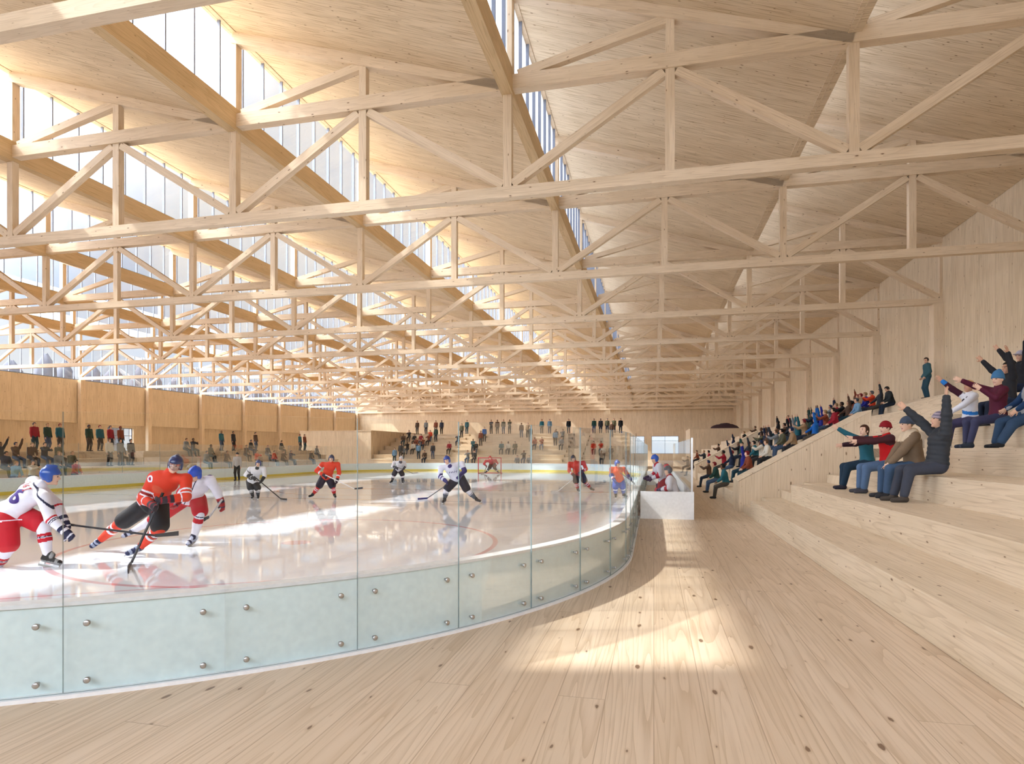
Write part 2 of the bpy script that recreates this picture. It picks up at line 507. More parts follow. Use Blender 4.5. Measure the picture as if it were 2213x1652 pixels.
def conifer(x, y, h, wd):
    o = empty('tree', (x, y, -.35))
    tag(o, 'dark grey green tree outside, seen through the clerestory above the wall across the ice', 'tree', 'dark trees outside the clerestory')
    MB().tube((0, 0, 0), (0, 0, h * .75), .28, .12, 8).build('trunk', plain((.10, .08, .07), .9, 'bark'), o)
    m = MB(); rr = random.Random(int(x * 7 + y * 13)); nu, nv = 14, 9
    for j in range(nv + 1):
        t = j / nv; z = h * (.12 + .88 * t)
        rad = wd * (math.sin(math.pi * min(1, .18 + .62 * t)) ** .8) * (1 if j < nv else .25)
        for i in range(nu):
            a = 2 * math.pi * i / nu; q = rad * rr.uniform(.8, 1.12)
            m.v.append((q * math.cos(a), q * math.sin(a), z + rr.uniform(-.12, .12)))
    for j in range(nv):
        for i in range(nu):
            k = (i + 1) % nu
            m.f.append((j * nu + i, j * nu + k, (j + 1) * nu + k, (j + 1) * nu + i)); m.m.append(0)
    m.f.append(tuple(reversed(range(nu)))); m.m.append(0); m.f.append(tuple(nv * nu + i for i in range(nu))); m.m.append(0)
    m.build('crown', plain((.085, .085, .10), .9, 'dark foliage'), o, True)
rt = random.Random(3)
for i in range(29):
    conifer(XL - 14 - rt.uniform(0, 2), 52 + i * 3.45 + rt.uniform(-.1, .1), 13.0 + i * .07 + rt.uniform(-.6, .6), 1.40 + rt.uniform(-.15, .05))
# ------------------------------------------------------------------ the rink
RX0, RX1, RY0, RY1, RR = -26.0, -.40, 2.40, 51.0, 8.7
ICE_Z = .03

def outline(off=0.0, step=3.0):
    """points of the rounded rink outline, counter-clockwise, moved inwards by off"""
    pts = []
    r = RR - off
    for cx, cy, a0 in ((RX1 - RR, RY0 + RR, -90), (RX1 - RR, RY1 - RR, 0), (RX0 + RR, RY1 - RR, 90), (RX0 + RR, RY0 + RR, 180)):
        n = int(90 / step)
        for i in range(n + 1):
            a = R(a0 + 90.0 * i / n)
            pts.append((cx + r * math.cos(a), cy + r * math.sin(a)))
    return pts

def ring(off0, off1, z0, z1, m=None, mi=0):
    a, b = outline(off0), outline(off1)
    m = m or MB()
    n = len(a); s = len(m.v)
    for (x, y) in a: m.v += [(x, y, z0), (x, y, z1)]
    for (x, y) in b: m.v += [(x, y, z0), (x, y, z1)]
    for i in range(n):
        j = (i + 1) % n
        A0, A1, A2, A3 = s + 2 * i, s + 2 * i + 1, s + 2 * j, s + 2 * j + 1
        B0, B1, B2, B3 = (q + 2 * n for q in (A0, A1, A2, A3))
        for q in ((A0, A2, A3, A1), (B0, B1, B3, B2), (A1, A3, B3, B1), (A0, B0, B2, A2)):
            m.f.append(q); m.m.append(mi)
    return m

def ice_material():
    m, nt = nodes('ice')
    tc = N(nt, 'ShaderNodeTexCoord'); sp = N(nt, 'ShaderNodeSeparateXYZ'); nt.links.new(tc.outputs['Object'], sp.inputs[0])
    x, y = sp.outputs[0], sp.outputs[1]
    nz = N(nt, 'ShaderNodeTexNoise'); nz.inputs['Scale'].default_value = .5; nz.inputs['Detail'].default_value = 5
    mp = N(nt, 'ShaderNodeMapping'); mp.inputs['Scale'].default_value = (.35, 1.6, 1); mp.inputs['Rotation'].default_value = (0, 0, .25)
    nt.links.new(tc.outputs['Object'], mp.inputs[0]); nt.links.new(mp.outputs[0], nz.inputs['Vector'])
    col = mixc(nt, nz.outputs[0], (.79, .82, .885), (.85, .87, .92))
    def paint(mask, rgb, k):
        nonlocal col
        col = mixc(nt, math_(nt, 'MULTIPLY', mask, k), col, rgb)
    def near(v, c, w):   # 1 where |v-c| < w
        d = math_(nt, 'ABSOLUTE', math_(nt, 'SUBTRACT', v, c))
        return math_(nt, 'SUBTRACT', 1.0, smooth(nt, d, w * .8, w * 1.2))
    def dist(cx, cy):
        dx = math_(nt, 'SUBTRACT', x, cx); dy = math_(nt, 'SUBTRACT', y, cy)
        return math_(nt, 'SQRT', math_(nt, 'ADD', math_(nt, 'MULTIPLY', dx, dx), math_(nt, 'MULTIPLY', dy, dy)))
    red, blue = (.62, .10, .13), (.16, .20, .38)
    for cx, cy, r in ((-7, 11, 4.0), (-19.4, 11, 4.0), (-7, 40.5, 4.0), (-19.4, 40.5, 4.0), (-13.2, 26.7, 4.0)):
        paint(near(dist(cx, cy), r, .05), red, .55)
    for cx, cy in ((-7, 11), (-19.4, 11), (-13.2, 26.7)):
        paint(math_(nt, 'SUBTRACT', 1.0, smooth(nt, dist(cx, cy), .25, .32)), red, .5)
    for yy, c, wd in ((21.0, blue, .11), (26.9, red, .13), (33.0, blue, .11), (46.4, red, .04)):
        paint(near(y, yy, wd), c, .5)
    # oblique red line of the near corner
    ln = math_(nt, 'ADD', math_(nt, 'MULTIPLY', x, -.5387), math_(nt, 'MULTIPLY', y, .8425))
    paint(math_(nt, 'MULTIPLY', near(ln, 9.354, .03), smooth(nt, math_(nt, 'MULTIPLY', x, -1), 3.2, 3.4)), red, .45)
    ro = math_(nt, 'ADD', math_(nt, 'MULTIPLY', nz.outputs[0], .05), .02)
    p = principled(nt, col, ro, .5)
    p.inputs['IOR'].default_value = 1.38
    return m

m = MB(); pts = outline(.06)
n = len(pts)
m.poly([(x, y, ICE_Z) for x, y in pts])
for i in range(n):
    j = (i + 1) % n
    m.poly([(*pts[i], .001), (*pts[j], .001), (*pts[j], ICE_Z), (*pts[i], ICE_Z)])
ice = m.build('ice_floor', ice_material()); struct(ice)

rb = empty('rink_board', ((RX0 + RX1) / 2, RY0, 0))
tag(rb, 'continuous low pale green dasher board with white top running around the ice', 'rink boards')
def at_root(o, root):
    o.location = -Vector(root.location); return o
at_root(ring(.05, .16, .03, .695).build('dasher', M['dasher'], rb), rb)
tag(at_root(ring(.03, .19, .695, .725).build('cap_rail', M['white'], rb), rb), 'white top rail')
tag(at_root(ring(.16, .175, .031, .17).build('kick_strip', M['kick'], rb), rb), 'yellow kick strip along the ice')
at_root(ring(-.035, .16, .0, .03).build('base_strip', M['white'], rb), rb)

BOLT = None
def bolt_mesh():
    m = MB()
    n = 14
    prof = [(.0, .012), (.018, .012), (.018, .02), (.024, .022), (.024, .034), (.020, .038), (.0, .038)]
    m.tube((0, 0, -.02), (0, 0, .014), .013, n=n)
    m.tube((0, 0, .012), (0, 0, .020), .017, n=n)
    m.tube((0, 0, .018), (0, 0, .034), .024, n=n)
    m.tube((0, 0, .033), (0, 0, .038), .024, .019, n=n)
    return m.mesh('bolt', M['steel'], True)
BOLTM = bolt_mesh()

def glass_panel(path, label, group, bolts=True, z0=.032, z1=2.19):
    """path: plan points of the outer face from seam to seam; inward normal is to the left of travel"""
    P = [Vector((x, y)) for x, y in path]
    root = Vector((*P[0].lerp(P[-1], .5), 0))
    o = empty('glass_panel', root)
    tag(o, label, 'glass panel', group)
    th = .012
    nr = []
    for i in range(len(P)):
        t = (P[min(i + 1, len(P) - 1)] - P[max(i - 1, 0)]).normalized()
        nr.append(Vector((-t.y, t.x)))
    g = .0025
    P = P[:]
    P[0] = P[0] + (P[1] - P[0]).normalized() * g; P[-1] = P[-1] + (P[-2] - P[-1]).normalized() * g
    m = MB(); n = len(P)
    for p, q in zip(P, nr):
        for off in (0, th):
            for z in (z0, z1):
                m.v.append((p.x + q.x * off - root.x, p.y + q.y * off - root.y, z))
    for i in range(n - 1):
        a, b = 4 * i, 4 * i + 4
        for q, mi in (((a, b, b + 1, a + 1), 0), ((a + 2, a + 3, b + 3, b + 2), 0), ((a + 1, b + 1, b + 3, a + 3), 2), ((a, a + 2, b + 2, b), 1)):
            m.f.append(q); m.m.append(mi)
    for a in (0, 4 * (n - 1)):
        m.f.append((a, a + 1, a + 3, a + 2)); m.m.append(1)
    sh = m.build('glass_sheet', [M['rinkglass'], M['edge'], M['edgetop']], o)
    if bolts:
        L = [0.0]
        for i in range(n - 1): L.append(L[-1] + (P[i + 1] - P[i]).length)
        for d in (.16, L[-1] - .16):
            k = max(i for i in range(n - 1) if L[i] <= d)
            p = P[k].lerp(P[k + 1], (d - L[k]) / (L[k + 1] - L[k])); q = nr[k]
            for z in (.125, .565):
                b = link(bpy.data.objects.new('bolt', BOLTM), o)
                b.location = (p.x - root.x, p.y - root.y, z)
                b.rotation_euler = Vector((-q.x, -q.y, 0)).to_track_quat('Z', 'Y').to_euler()
    return o

def arc(cx, cy, a0, a1, n=7):
    return [(cx + RR * math.cos(R(a0 + (a1 - a0) * i / n)), cy + RR * math.sin(R(a0 + (a1 - a0) * i / n))) for i in range(n + 1)]
c1 = (RX1 - RR, RY0 + RR)
js = [-90 + 3.1] + [-79.5 + 7.4 * i for i in range(11)] + [0]
GP = 'glass panels around the rink'
for i in range(len(js) - 1):
    k = len(js) - 2 - i
    glass_panel(arc(*c1, js[i], js[i + 1]), 'curved glass panel of the near rink corner, %s from the straight side' % ORD[k], GP)
ys = [RY0 + RR + 1.733 * i for i in range(19)]
for i in range(18):
    if 3 <= i <= 15:
        lb = 'clear glass panel on the rink side beside the team bench, %s along it' % ORD[i - 3]
    else:
        lb = 'straight clear glass panel beside the floorboards, %s past the near corner' % ORD[i]
    glass_panel([(RX1, ys[i]), (RX1, ys[i + 1])], lb, GP)
def run(paths, text):
    for i, p in enumerate(paths):
        glass_panel(p, text % ORD[i], GP, bolts=False)
run([arc(RX1 - RR, RY1 - RR, 15 * i, 15 * i + 15) for i in range(6)], 'curved glass panel, far corner by the team bench, %s round the bend')
run([[(RX1 - RR - 2.05 * i, RY1), (RX1 - RR - 2.05 * (i + 1), RY1)] for i in range(4)], 'clear glass panel on the far end board behind the goal, %s of four')
run([arc(RX0 + RR, RY1 - RR, 90 + 15 * i, 105 + 15 * i) for i in range(6)], 'curved glass panel, far corner across from the bench, %s round the bend')
run([[(RX0, RY1 - RR - 2.4 * i), (RX0, RY1 - RR - 2.4 * (i + 1))] for i in range(13)], 'clear glass panel on the long side across the ice, %s from the far corner')
run([arc(*c1, -86.9 - 3.1, -86.9)], 'narrow clear glass strip at the near end of the rink, %s from the bend')
run([[(RX0 + RR + 2.05 * i, RY0), (RX0 + RR + 2.05 * (i + 1), RY0)] for i in range(4)], 'clear glass panel on the near end board, %s from the corner across the ice')

# goal
gx, gy = -12.45, 46.0
go = empty('ice_hockey_goal', (gx, gy, ICE_Z)); tag(go, 'red framed ice hockey goal with white net at the far end of the ice', 'goal')
red = plain((.62, .03, .06), .35, 'red enamel')
m = MB(); r = .035
m.tube((-.915, 0, 0), (-.915, 0, 1.22), r); m.tube((.915, 0, 0), (.915, 0, 1.22), r); m.tube((-.95, 0, 1.22), (.95, 0, 1.22), r)
m.build('goal_frame', red, go, True)
m = MB()
m.tube((-.915, 0, .03), (-.75, 1.0, .03), .025); m.tube((.915, 0, .03), (.75, 1.0, .03), .025); m.tube((-.75, 1.0, .03), (.75, 1.0, .03), .025)
m.build('base_frame', red, go, True)
m = MB()
for i in range(17):
    x = -.9 + 1.8 * i / 16
    m.tube((x, .02, 1.2), (x * .9, .55, 1.15), .007, n=4); m.tube((x * .9, .55, 1.15), (x * .82, 1.0, .05), .007, n=4)
for i in range(11):
    z = .05 + 1.1 * i / 10; y = 1.0 - .45 * i / 10
    m.tube((-.74 - .07 * i / 10, y, z), (.74 + .07 * i / 10, y, z), .007, n=4)
    for s in (-1, 1): m.tube((s * .9, .02, z), (s * (.74 + .07 * i / 10), y, z), .007, n=4)
m.build('net', M['white'], go)

# ------------------------------------------------------------------ team bench
tb = empty('team_bench', (.35, 17.2, 0)); tag(tb, 'white walled team bench enclosure with glass top beside the rink', 'team bench')
def tbo(mb, name, mat): return at_root(mb.build(name, mat, tb), tb)
tbo(MB().box(-.36, 1.06, 17.2, 17.28, 0, .75), 'front_wall', M['white'])
tbo(MB().box(.98, 1.06, 17.28, 33.5, 0, .75), 'side_wall', M['white'])
tbo(MB().box(-.36, 1.06, 33.5, 33.58, 0, .75), 'rear_wall', M['white'])
tbo(MB().box(.45, .80, 17.6, 33.2, .38, .45), 'seat', M['bench'])
tbo(MB().box(.50, .56, 17.8, 33.0, 0, .38), 'seat_support', M['white'])
tbo(MB().box(-.30, 1.0, 17.225, 17.24, .75, 2.2), 'glass_sheet', [M['rinkglass']])
tbo(MB().box(.995, 1.01, 17.28, 33.5, .75, 2.2), 'glass_sheet', [M['rinkglass']])
m = MB(); m.box(.98, 1.03, 17.21, 17.26, .75, 2.22); tbo(m, 'corner_post', M['steel'])

# ------------------------------------------------------------------ stands
XE = [2.64, 3.70, 4.95, 6.25, 7.50, 8.75, 10.0, 11.25]
ZE = [.46, .93, 1.41, 1.93, 2.45, 2.97, 3.49, 4.01]
def stand(y0, y1, label):
    o = empty('bleacher', (XE[0], (y0 + y1) / 2, 0)); tag(o, label, 'bleacher', 'wooden bleachers along the right wall')
    for j in range(8):
        xb = XE[j + 1] if j < 7 else XW - .45
        z0 = ZE[j - 1] - .06 if j else 0
        t = MB().box(XE[j], xb, y0, y1, 0, ZE[j]).build('tier', M['bench'], o, bevel=.012)
        at_root(t, o)
    at_root(MB().box(12.2, XW - .45, y0, y1, ZE[7], ZE[7] + .28).build('rear_ledge', M['bench'], o, bevel=.012), o)
    return o
def stair(y0, y1, label):
    o = empty('stair', (XE[0], (y0 + y1) / 2, 0)); tag(o, label, 'stair', 'wooden aisle stairs of the right stand')
    for j in range(8):
        w = (XE[j + 1] if j < 7 else XE[7] + 1.25) - XE[j]
        zp = ZE[j - 1] if j else 0
        zm = (zp + ZE[j]) / 2
        at_root(MB().box(XE[j], XE[j] + w / 2 + .02, y0, y1, max(0, zp - .05), zm).build('step', M['benchx'], o), o)
        at_root(MB().box(XE[j] + w / 2, min(XE[j] + w + .02, XW - .45), y0, y1, max(0, zp - .05), ZE[j]).build('step', M['benchx'], o), o)
    return o
def guard(y0, y1, label, x1=6.15, h1=3.02):
    o = empty('guard_wall', (XE[0], (y0 + y1) / 2, 0)); tag(o, label, 'guard wall', 'sloping timber guard walls beside the aisle stairs')
    m = MB().prism([(2.50, 0), (x1, 0), (x1, h1), (2.50, .93)], 'y', y0, y1)
    at_root(m.build('panel', M['guard'], o, bevel=.01), o)
    a = math.atan2(h1 - .93, x1 - 2.5)
    m = MB().prism([(2.48, .93), (x1, h1), (x1, h1 + .035), (2.48, .965)], 'y', y0 - .012, y1 + .012)
    at_root(m.build('cap', M['bench'], o), o)
stand(YB + .05, 18.25, 'stepped pine bleacher nearest the viewer along the right wall')
stair(18.27, 19.60, 'narrow wooden stair between the nearest bleacher and its guard wall')
guard(19.62, 20.9, 'thick sloping timber guard wall beside the nearest stair')
stand(20.92, 39.4, 'middle bleacher along the right wall packed with cheering people')
guard(39.42, 40.2, 'sloping timber guard wall at the far end of the middle bleacher')
stair(40.22, 41.6, 'wooden stair past the second guard wall on the right')
stand(41.62, 86.0, 'far bleacher along the right wall beyond the second guard wall')

EY = [57.0 + 1.45 * j for j in range(8)]
EZ = [.46 * (j + 1) for j in range(8)]
def end_stand(x0, x1, label):
    o = empty('end_bleacher', ((x0 + x1) / 2, EY[0], 0)); tag(o, label, 'bleacher', 'wooden bleachers behind the far goal')
    for j in range(8):
        y1 = EY[j + 1] if j < 7 else EY[7] + 3.0
        at_root(MB().box(x0, x1, EY[j], y1, EZ[j] - .07, EZ[j]).box(x0, x1, EY[j] + .06, y1, 0, EZ[j] - .07).build('tier', M['benchx'], o), o)
def end_stair(x0, x1, label):
    o = empty('end_stair', ((x0 + x1) / 2, EY[0], 0)); tag(o, label, 'stair', 'aisle stairs of the far end stand')
    for j in range(8):
        z0 = EZ[j] - .46
        at_root(MB().box(x0, x1, EY[j] - .4, EY[j] + .35, max(0, z0 - .05), z0 + .22).build('step', M['bench'], o), o)
        at_root(MB().box(x0, x1, EY[j] + .33, EY[j] + 1.08 if j < 7 else EY[7] + 3, max(0, z0 - .05), EZ[j]).build('step', M['bench'], o), o)
end_stand(-29.0, -20.6, 'wooden bleacher behind the far goal on the side of the tall timber block')
end_stair(-20.55, -18.55, 'aisle stair of the end stand nearer the tall timber block')
end_stand(-18.5, -8.6, 'middle wooden bleacher behind the far goal')
end_stair(-8.55, -6.85, 'aisle stair of the end stand nearer the white team bench')
end_stand(-6.8, -1.9, 'short wooden bleacher behind the far rink corner on the team bench side')

o = empty('timber_block', (-33, 66, 0)); tag(o, 'tall closed timber block beside the far end stand', 'timber block')
at_root(MB().box(-37.5, -29.1, 59.6, 74.0, 0, 3.85).build('block_wall', M['wally'], o), o)
at_root(MB().box(-37.54, -29.06, 59.56, 74.04, 3.85, 3.93).build('coping', M['bench'], o), o)
o = empty('timber_room', (9, 94, 0)); tag(o, 'closed timber room at the far end of the right stand with flat top', 'room')
at_root(MB().box(4.9, XW - .5, 88.5, 100.0, 0, 4.75).build('room_wall', M['wally'], o), o)
at_root(MB().box(4.86, XW - .5, 88.46, 100.04, 4.75, 4.83).build('coping', M['bench'], o), o)

LX = [-29.6, -30.9, -32.2, -33.5]
LZ = [.46, .92, 1.38, 1.80]
def left_stand(y0, y1, label):
    o = empty('side_bleacher', (LX[0], (y0 + y1) / 2, 0)); tag(o, label, 'bleacher', 'wooden bleachers across the ice')
    for j in range(4):
        xb = LX[j + 1] if j < 3 else LX[3] - 2.6
        at_root(MB().box(xb, LX[j], y0, y1, LZ[j] - .07, LZ[j]).box(xb, LX[j] - .06, y0, y1, 0, LZ[j] - .07).build('tier', M['bench'], o), o)
left_stand(12.0, 33.2, 'long low wooden bleacher across the ice, the part nearer the viewer')
left_stand(34.6, 56.0, 'long low wooden bleacher across the ice, the part nearer the far end')

# dark bundle lying on the flat roof of the room
o = empty('tarpaulin', (9.6, 89.6, 4.83)); tag(o, 'dark folded tarpaulin lying on the flat roof of the far timber room', 'tarpaulin')
m = MB(); nu, nv = 22, 8
rr = random.Random(5)
for j in range(nv + 1):
    for i in range(nu + 1):
        x = -1.9 + 3.8 * i / nu; y = -.6 + 1.2 * j / nv
        e = max(0, 1 - (x / 1.9) ** 2) ** .5 * max(0, 1 - (y / .6) ** 2) ** .5
        m.v.append((x, y, .02 + e * (.62 + .07 * math.sin(x * 2.1 + 1) + .10 * rr.random())))
for j in range(nv):
    for i in range(nu):
        a = j * (nu + 1) + i
        m.f.append((a, a + 1, a + nu + 2, a + nu + 1)); m.m.append(0)
b0 = len(m.v); m.v += [(x, y, 0) for x, y in ((-1.9, -.6), (1.9, -.6), (1.9, .6), (-1.9, .6))]
m.f.append((b0 + 3, b0 + 2, b0 + 1, b0)); m.m.append(0)
m.build('sheet', plain((.05, .025, .03), .8, 'dark tarpaulin'), o, True)
m = MB(); m.tube((-.9, -.63, .3), (-.9, .63, .3), .02, n=6); m.build('tie_cord', plain((.12, .11, .1), .8, 'cord'), o)
# ------------------------------------------------------------------ bodies: one smooth skin drawn round a skeleton
V = lambda *a: np.array(a, float)
def nrm(v):
    return v / max(1e-9, np.linalg.norm(v))

class Skin:
    """union of soft round limbs; polygonised as one closed surface"""
    def __init__(s):
        s.p = []; s.cut = []; s.carve = []
    def limb(s, a, b, ra, rb, k=.02):
        s.p.append(('c', np.array(a, float), np.array(b, float), ra, rb, k)); return s
    def egg(s, c, rad, ax=None, k=.02):
        s.p.append(('e', np.array(c, float), np.array(rad, float), np.eye(3) if ax is None else np.array(ax), k)); return s
    def plane(s, pt, n):      # keep the side the normal points away from
        s.cut.append((np.array(pt, float), nrm(np.array(n, float)))); return s
    def grid(s, h):
        lo = np.full(3, 1e9); hi = -lo
        for q in s.p:
            if q[0] == 'c':
                r = max(q[3], q[4])
                lo = np.minimum(lo, np.minimum(q[1], q[2]) - r); hi = np.maximum(hi, np.maximum(q[1], q[2]) + r)
            else:
                e = np.abs(q[3].T) @ q[2]
                lo = np.minimum(lo, q[1] - e); hi = np.maximum(hi, q[1] + e)
        lo -= 2.6 * h; hi += 2.6 * h
        n = np.ceil((hi - lo) / h).astype(int) + 1
        F = np.full(n, 1.0)
        for q in s.p:
            if q[0] == 'c':
                r = max(q[3], q[4]); k = q[5]
                a0 = np.minimum(q[1], q[2]) - r - k - 2 * h; a1 = np.maximum(q[1], q[2]) + r + k + 2 * h
            else:
                e = np.abs(q[3].T) @ q[2]; k = q[4]
                a0 = q[1] - e - k - 2 * h; a1 = q[1] + e + k + 2 * h
            i0 = np.maximum(0, np.floor((a0 - lo) / h).astype(int)); i1 = np.minimum(n, np.ceil((a1 - lo) / h).astype(int) + 1)
            gx = lo[0] + h * np.arange(i0[0], i1[0]); gy = lo[1] + h * np.arange(i0[1], i1[1]); gz = lo[2] + h * np.arange(i0[2], i1[2])
            P = np.stack(np.meshgrid(gx, gy, gz, indexing='ij'), -1)
            if q[0] == 'c':
                ab = q[2] - q[1]; L2 = max(1e-9, ab @ ab)
                t = np.clip(((P - q[1]) @ ab) / L2, 0, 1)
                d = np.linalg.norm(P - (q[1] + t[..., None] * ab), axis=-1) - (q[3] + (q[4] - q[3]) * t)
            else:
                L = (P - q[1]) @ q[3].T
                k0 = np.linalg.norm(L / q[2], axis=-1); k1 = np.linalg.norm(L / (q[2] ** 2), axis=-1)
                d = k0 * (k0 - 1) / np.maximum(k1, 1e-6)
            sl = F[i0[0]:i1[0], i0[1]:i1[1], i0[2]:i1[2]]
            hh = np.clip(.5 + .5 * (sl - d) / k, 0, 1)
            sl[...] = sl * (1 - hh) + d * hh - k * hh * (1 - hh)
        if s.cut or s.carve:
            P = np.stack(np.meshgrid(*[lo[i] + h * np.arange(n[i]) for i in range(3)], indexing='ij'), -1)
            for pt, nn in s.cut:
                F = np.maximum(F, (P - pt) @ nn)
            for fn in s.carve:
                F = np.maximum(F, fn(P))
        for ax in range(3):      # closed at the border of the grid
            F = np.moveaxis(F, ax, 0); F[0] = np.maximum(F[0], .01); F[-1] = np.maximum(F[-1], .01); F = np.moveaxis(F, 0, ax)
        return F, lo
    def poly(s, h):
        F, lo = s.grid(h)
        I = F < 0
        n = np.array(F.shape)
        c = np.zeros(n - 1, int)
        for dx in (0, 1):
            for dy in (0, 1):
                for dz in (0, 1):
                    c += I[dx:n[0] - 1 + dx, dy:n[1] - 1 + dy, dz:n[2] - 1 + dz]
        act = (c > 0) & (c < 8)
        idx = np.full(act.shape, -1); cells = np.argwhere(act); idx[act] = np.arange(len(cells))
        acc = np.zeros((len(cells), 3)); cnt = np.zeros(len(cells))
        offs = [(0, 0), (0, 1), (1, 0), (1, 1)]
        for ax in range(3):
            o1, o2 = [i for i in range(3) if i != ax]
            for u, v in offs:
                a = cells.copy(); a[:, o1] += u; a[:, o2] += v
                b = a.copy(); b[:, ax] += 1
                fa = F[a[:, 0], a[:, 1], a[:, 2]]; fb = F[b[:, 0], b[:, 1], b[:, 2]]
                m = (fa < 0) != (fb < 0)
                t = np.where(m, fa / np.where(fa == fb, 1, fa - fb), 0)
                p = a.astype(float); p[:, ax] += t
                acc += p * m[:, None]; cnt += m
        verts = lo + h * acc / np.maximum(cnt, 1)[:, None]
        quads = []
        for ax in range(3):
            o1, o2 = [(1, 2), (2, 0), (0, 1)][ax]
            A = np.take(I, np.arange(n[ax] - 1), ax); B = np.take(I, np.arange(1, n[ax]), ax)
            for flip, msk in ((False, A & ~B), (True, B & ~A)):
                e = np.argwhere(msk)
                e = e[(e[:, o1] > 0) & (e[:, o2] > 0) & (e[:, o1] < n[o1] - 1) & (e[:, o2] < n[o2] - 1)]
                if not len(e): continue
                q = []
                for u, v in ((0, 0), (1, 0), (1, 1), (0, 1)):
                    w = e.copy(); w[:, o1] -= 1 - u; w[:, o2] -= 1 - v
                    q.append(idx[w[:, 0], w[:, 1], w[:, 2]])
                q = np.stack(q, 1)
                quads.append(q[:, ::-1] if flip else q)
        quads = np.concatenate(quads)
        # keep only the biggest connected piece
        lab = np.arange(len(verts))
        ed = np.concatenate([quads[:, [0, 1]], quads[:, [1, 2]], quads[:, [2, 3]]])
        for _ in range(400):
            old = lab.copy()
            mn = np.minimum(lab[ed[:, 0]], lab[ed[:, 1]])
            np.minimum.at(lab, ed[:, 0], mn); np.minimum.at(lab, ed[:, 1], mn)
            lab = lab[lab]
            if (lab == old).all(): break
        best = np.bincount(lab).argmax()
        keep = lab == best
        remap = np.cumsum(keep) - 1
        return verts[keep], remap[quads[keep[quads[:, 0]]]]
    def build(s, name, mats, parent, h, rules=(), origin=None, pull=None):
        v, f = s.poly(h)
        if pull is not None: v = pull(v)
        me = bpy.data.meshes.new(name)
        me.vertices.add(len(v)); me.vertices.foreach_set('co', v.astype(np.float32).ravel())
        me.loops.add(f.size); me.loops.foreach_set('vertex_index', f.astype(np.int32).ravel())
        me.polygons.add(len(f)); me.polygons.foreach_set('loop_start', (np.arange(len(f)) * 4).astype(np.int32))
        me.polygons.foreach_set('use_smooth', [True] * len(f))
        mats = mats if isinstance(mats, (list, tuple)) else [mats]
        for mt in mats: me.materials.append(mt)
        if rules:
            c = v[f].mean(1); mi = np.zeros(len(f), np.int32)
            for i, fn in rules: mi[fn(c)] = i
            me.polygons.foreach_set('material_index', mi)
        me.update(calc_edges=True); me.validate()
        o = link(bpy.data.objects.new(name, me), parent)
        return o

def ik(a, t, l1, l2, pole):
    a = np.array(a, float); t = np.array(t, float)
    d = t - a; L = np.linalg.norm(d)
    if L > .995 * (l1 + l2):
        t = a + d / L * .995 * (l1 + l2); d = t - a; L = np.linalg.norm(d)
    x = (l1 * l1 - l2 * l2 + L * L) / (2 * L)
    hgt = math.sqrt(max(0, l1 * l1 - x * x))
    n = d / L; p = np.array(pole, float); p = nrm(p - n * (p @ n))
    return a + n * x + p * hgt, t

def skeleton(pel=(0, 0, .95), lean=(0, 0, 1), hands=((-.25, .1, .8), (.25, .1, .8)), feet=((-.11, 0, .08), (.11, 0, .08)),
             look=(0, 1, 0), toes=((-.1, 1, 0), (.1, 1, 0)), epole=((-.6, -1, -.4), (.6, -1, -.4)), kpole=((-.1, 1, 0.2), (.1, 1, 0.2)), fwd=(0, 1, 0), hx=None):
    """joints of a figure facing +Y; index 0 is its -X side"""
    J = {}
    pel = np.array(pel, float); u = nrm(np.array(lean, float)); f = np.array(fwd, float)
    r = nrm(np.cross(f, u)); f = np.cross(u, r)
    hr = r if hx is None else nrm(np.array(hx, float))
    J['pel'] = pel; J['neck'] = pel + u * .50; J['u'] = u; J['r'] = r; J['f'] = f; J['hr'] = hr
    J['sh'] = [J['neck'] - u * .035 + r * sgn * .175 for sgn in (-1, 1)]
    J['look'] = nrm(np.array(look, float))
    J['head'] = J['neck'] + u * .10 + V(0, 0, .07) + J['look'] * .025
    J['el'], J['wr'] = [], []
    for i in (0, 1):
        e, w = ik(J['sh'][i], hands[i], .285, .26, epole[i]); J['el'].append(e); J['wr'].append(w)
    J['hip'] = [pel + hr * sgn * .095 - V(0, 0, .03) for sgn in (-1, 1)]
    J['kn'], J['an'] = [], []
    for i in (0, 1):
        k, a = ik(J['hip'][i], feet[i], .43, .41, kpole[i]); J['kn'].append(k); J['an'].append(a)
    J['toe'] = [nrm(np.array(t, float)) for t in toes]
    return J

def head_axes(J):
    f = J['look']; up = nrm(V(0, 0, 1) * .8 + J['u'] * .45); r = nrm(np.cross(f, up)); up = np.cross(r, f)
    return r, f, up

def hand_shape(S, el, wr, side, detail, palm=None, curl=.35, k=.012):
    d = nrm(wr - el)
    n = palm if palm is not None else nrm(np.cross(d, V(0, 0, 1)) + V(0, .001, 0))
    n = nrm(n - d * (n @ d))
    s = np.cross(d, n)      # across the palm
    pc = wr + d * .045
    S.egg(pc, (.048, .040, .020), [d, s, n], k)
    if detail:
        for j, (off, ln) in enumerate(((-.030, .062), (-.010, .076), (.011, .080), (.031, .070))):
            a = wr + d * .078 + s * off; dd = nrm(d + s * off * 4 + n * curl * .3); b = a + dd * ln * .55
            c = b + nrm(dd + n * curl) * ln * .5
            S.limb(a - d * .012, b, .0105, .0095, .006); S.limb(b, c, .0095, .008, .004)
        a = wr + d * .025 + s * .030; b = a + nrm(d * .7 + s * .8 + n * .3) * .045
        S.limb(a, b, .0125, .0105, .008); S.limb(b, b + nrm(d + s * .3 + n * .3) * .03, .0105, .009, .004)
    else:
        S.limb(wr + d * .07, wr + d * .15, .03, .018, .015)
        S.limb(wr + d * .03 + s * .03, wr + d * .075 + s * .062, .013, .011, .01)

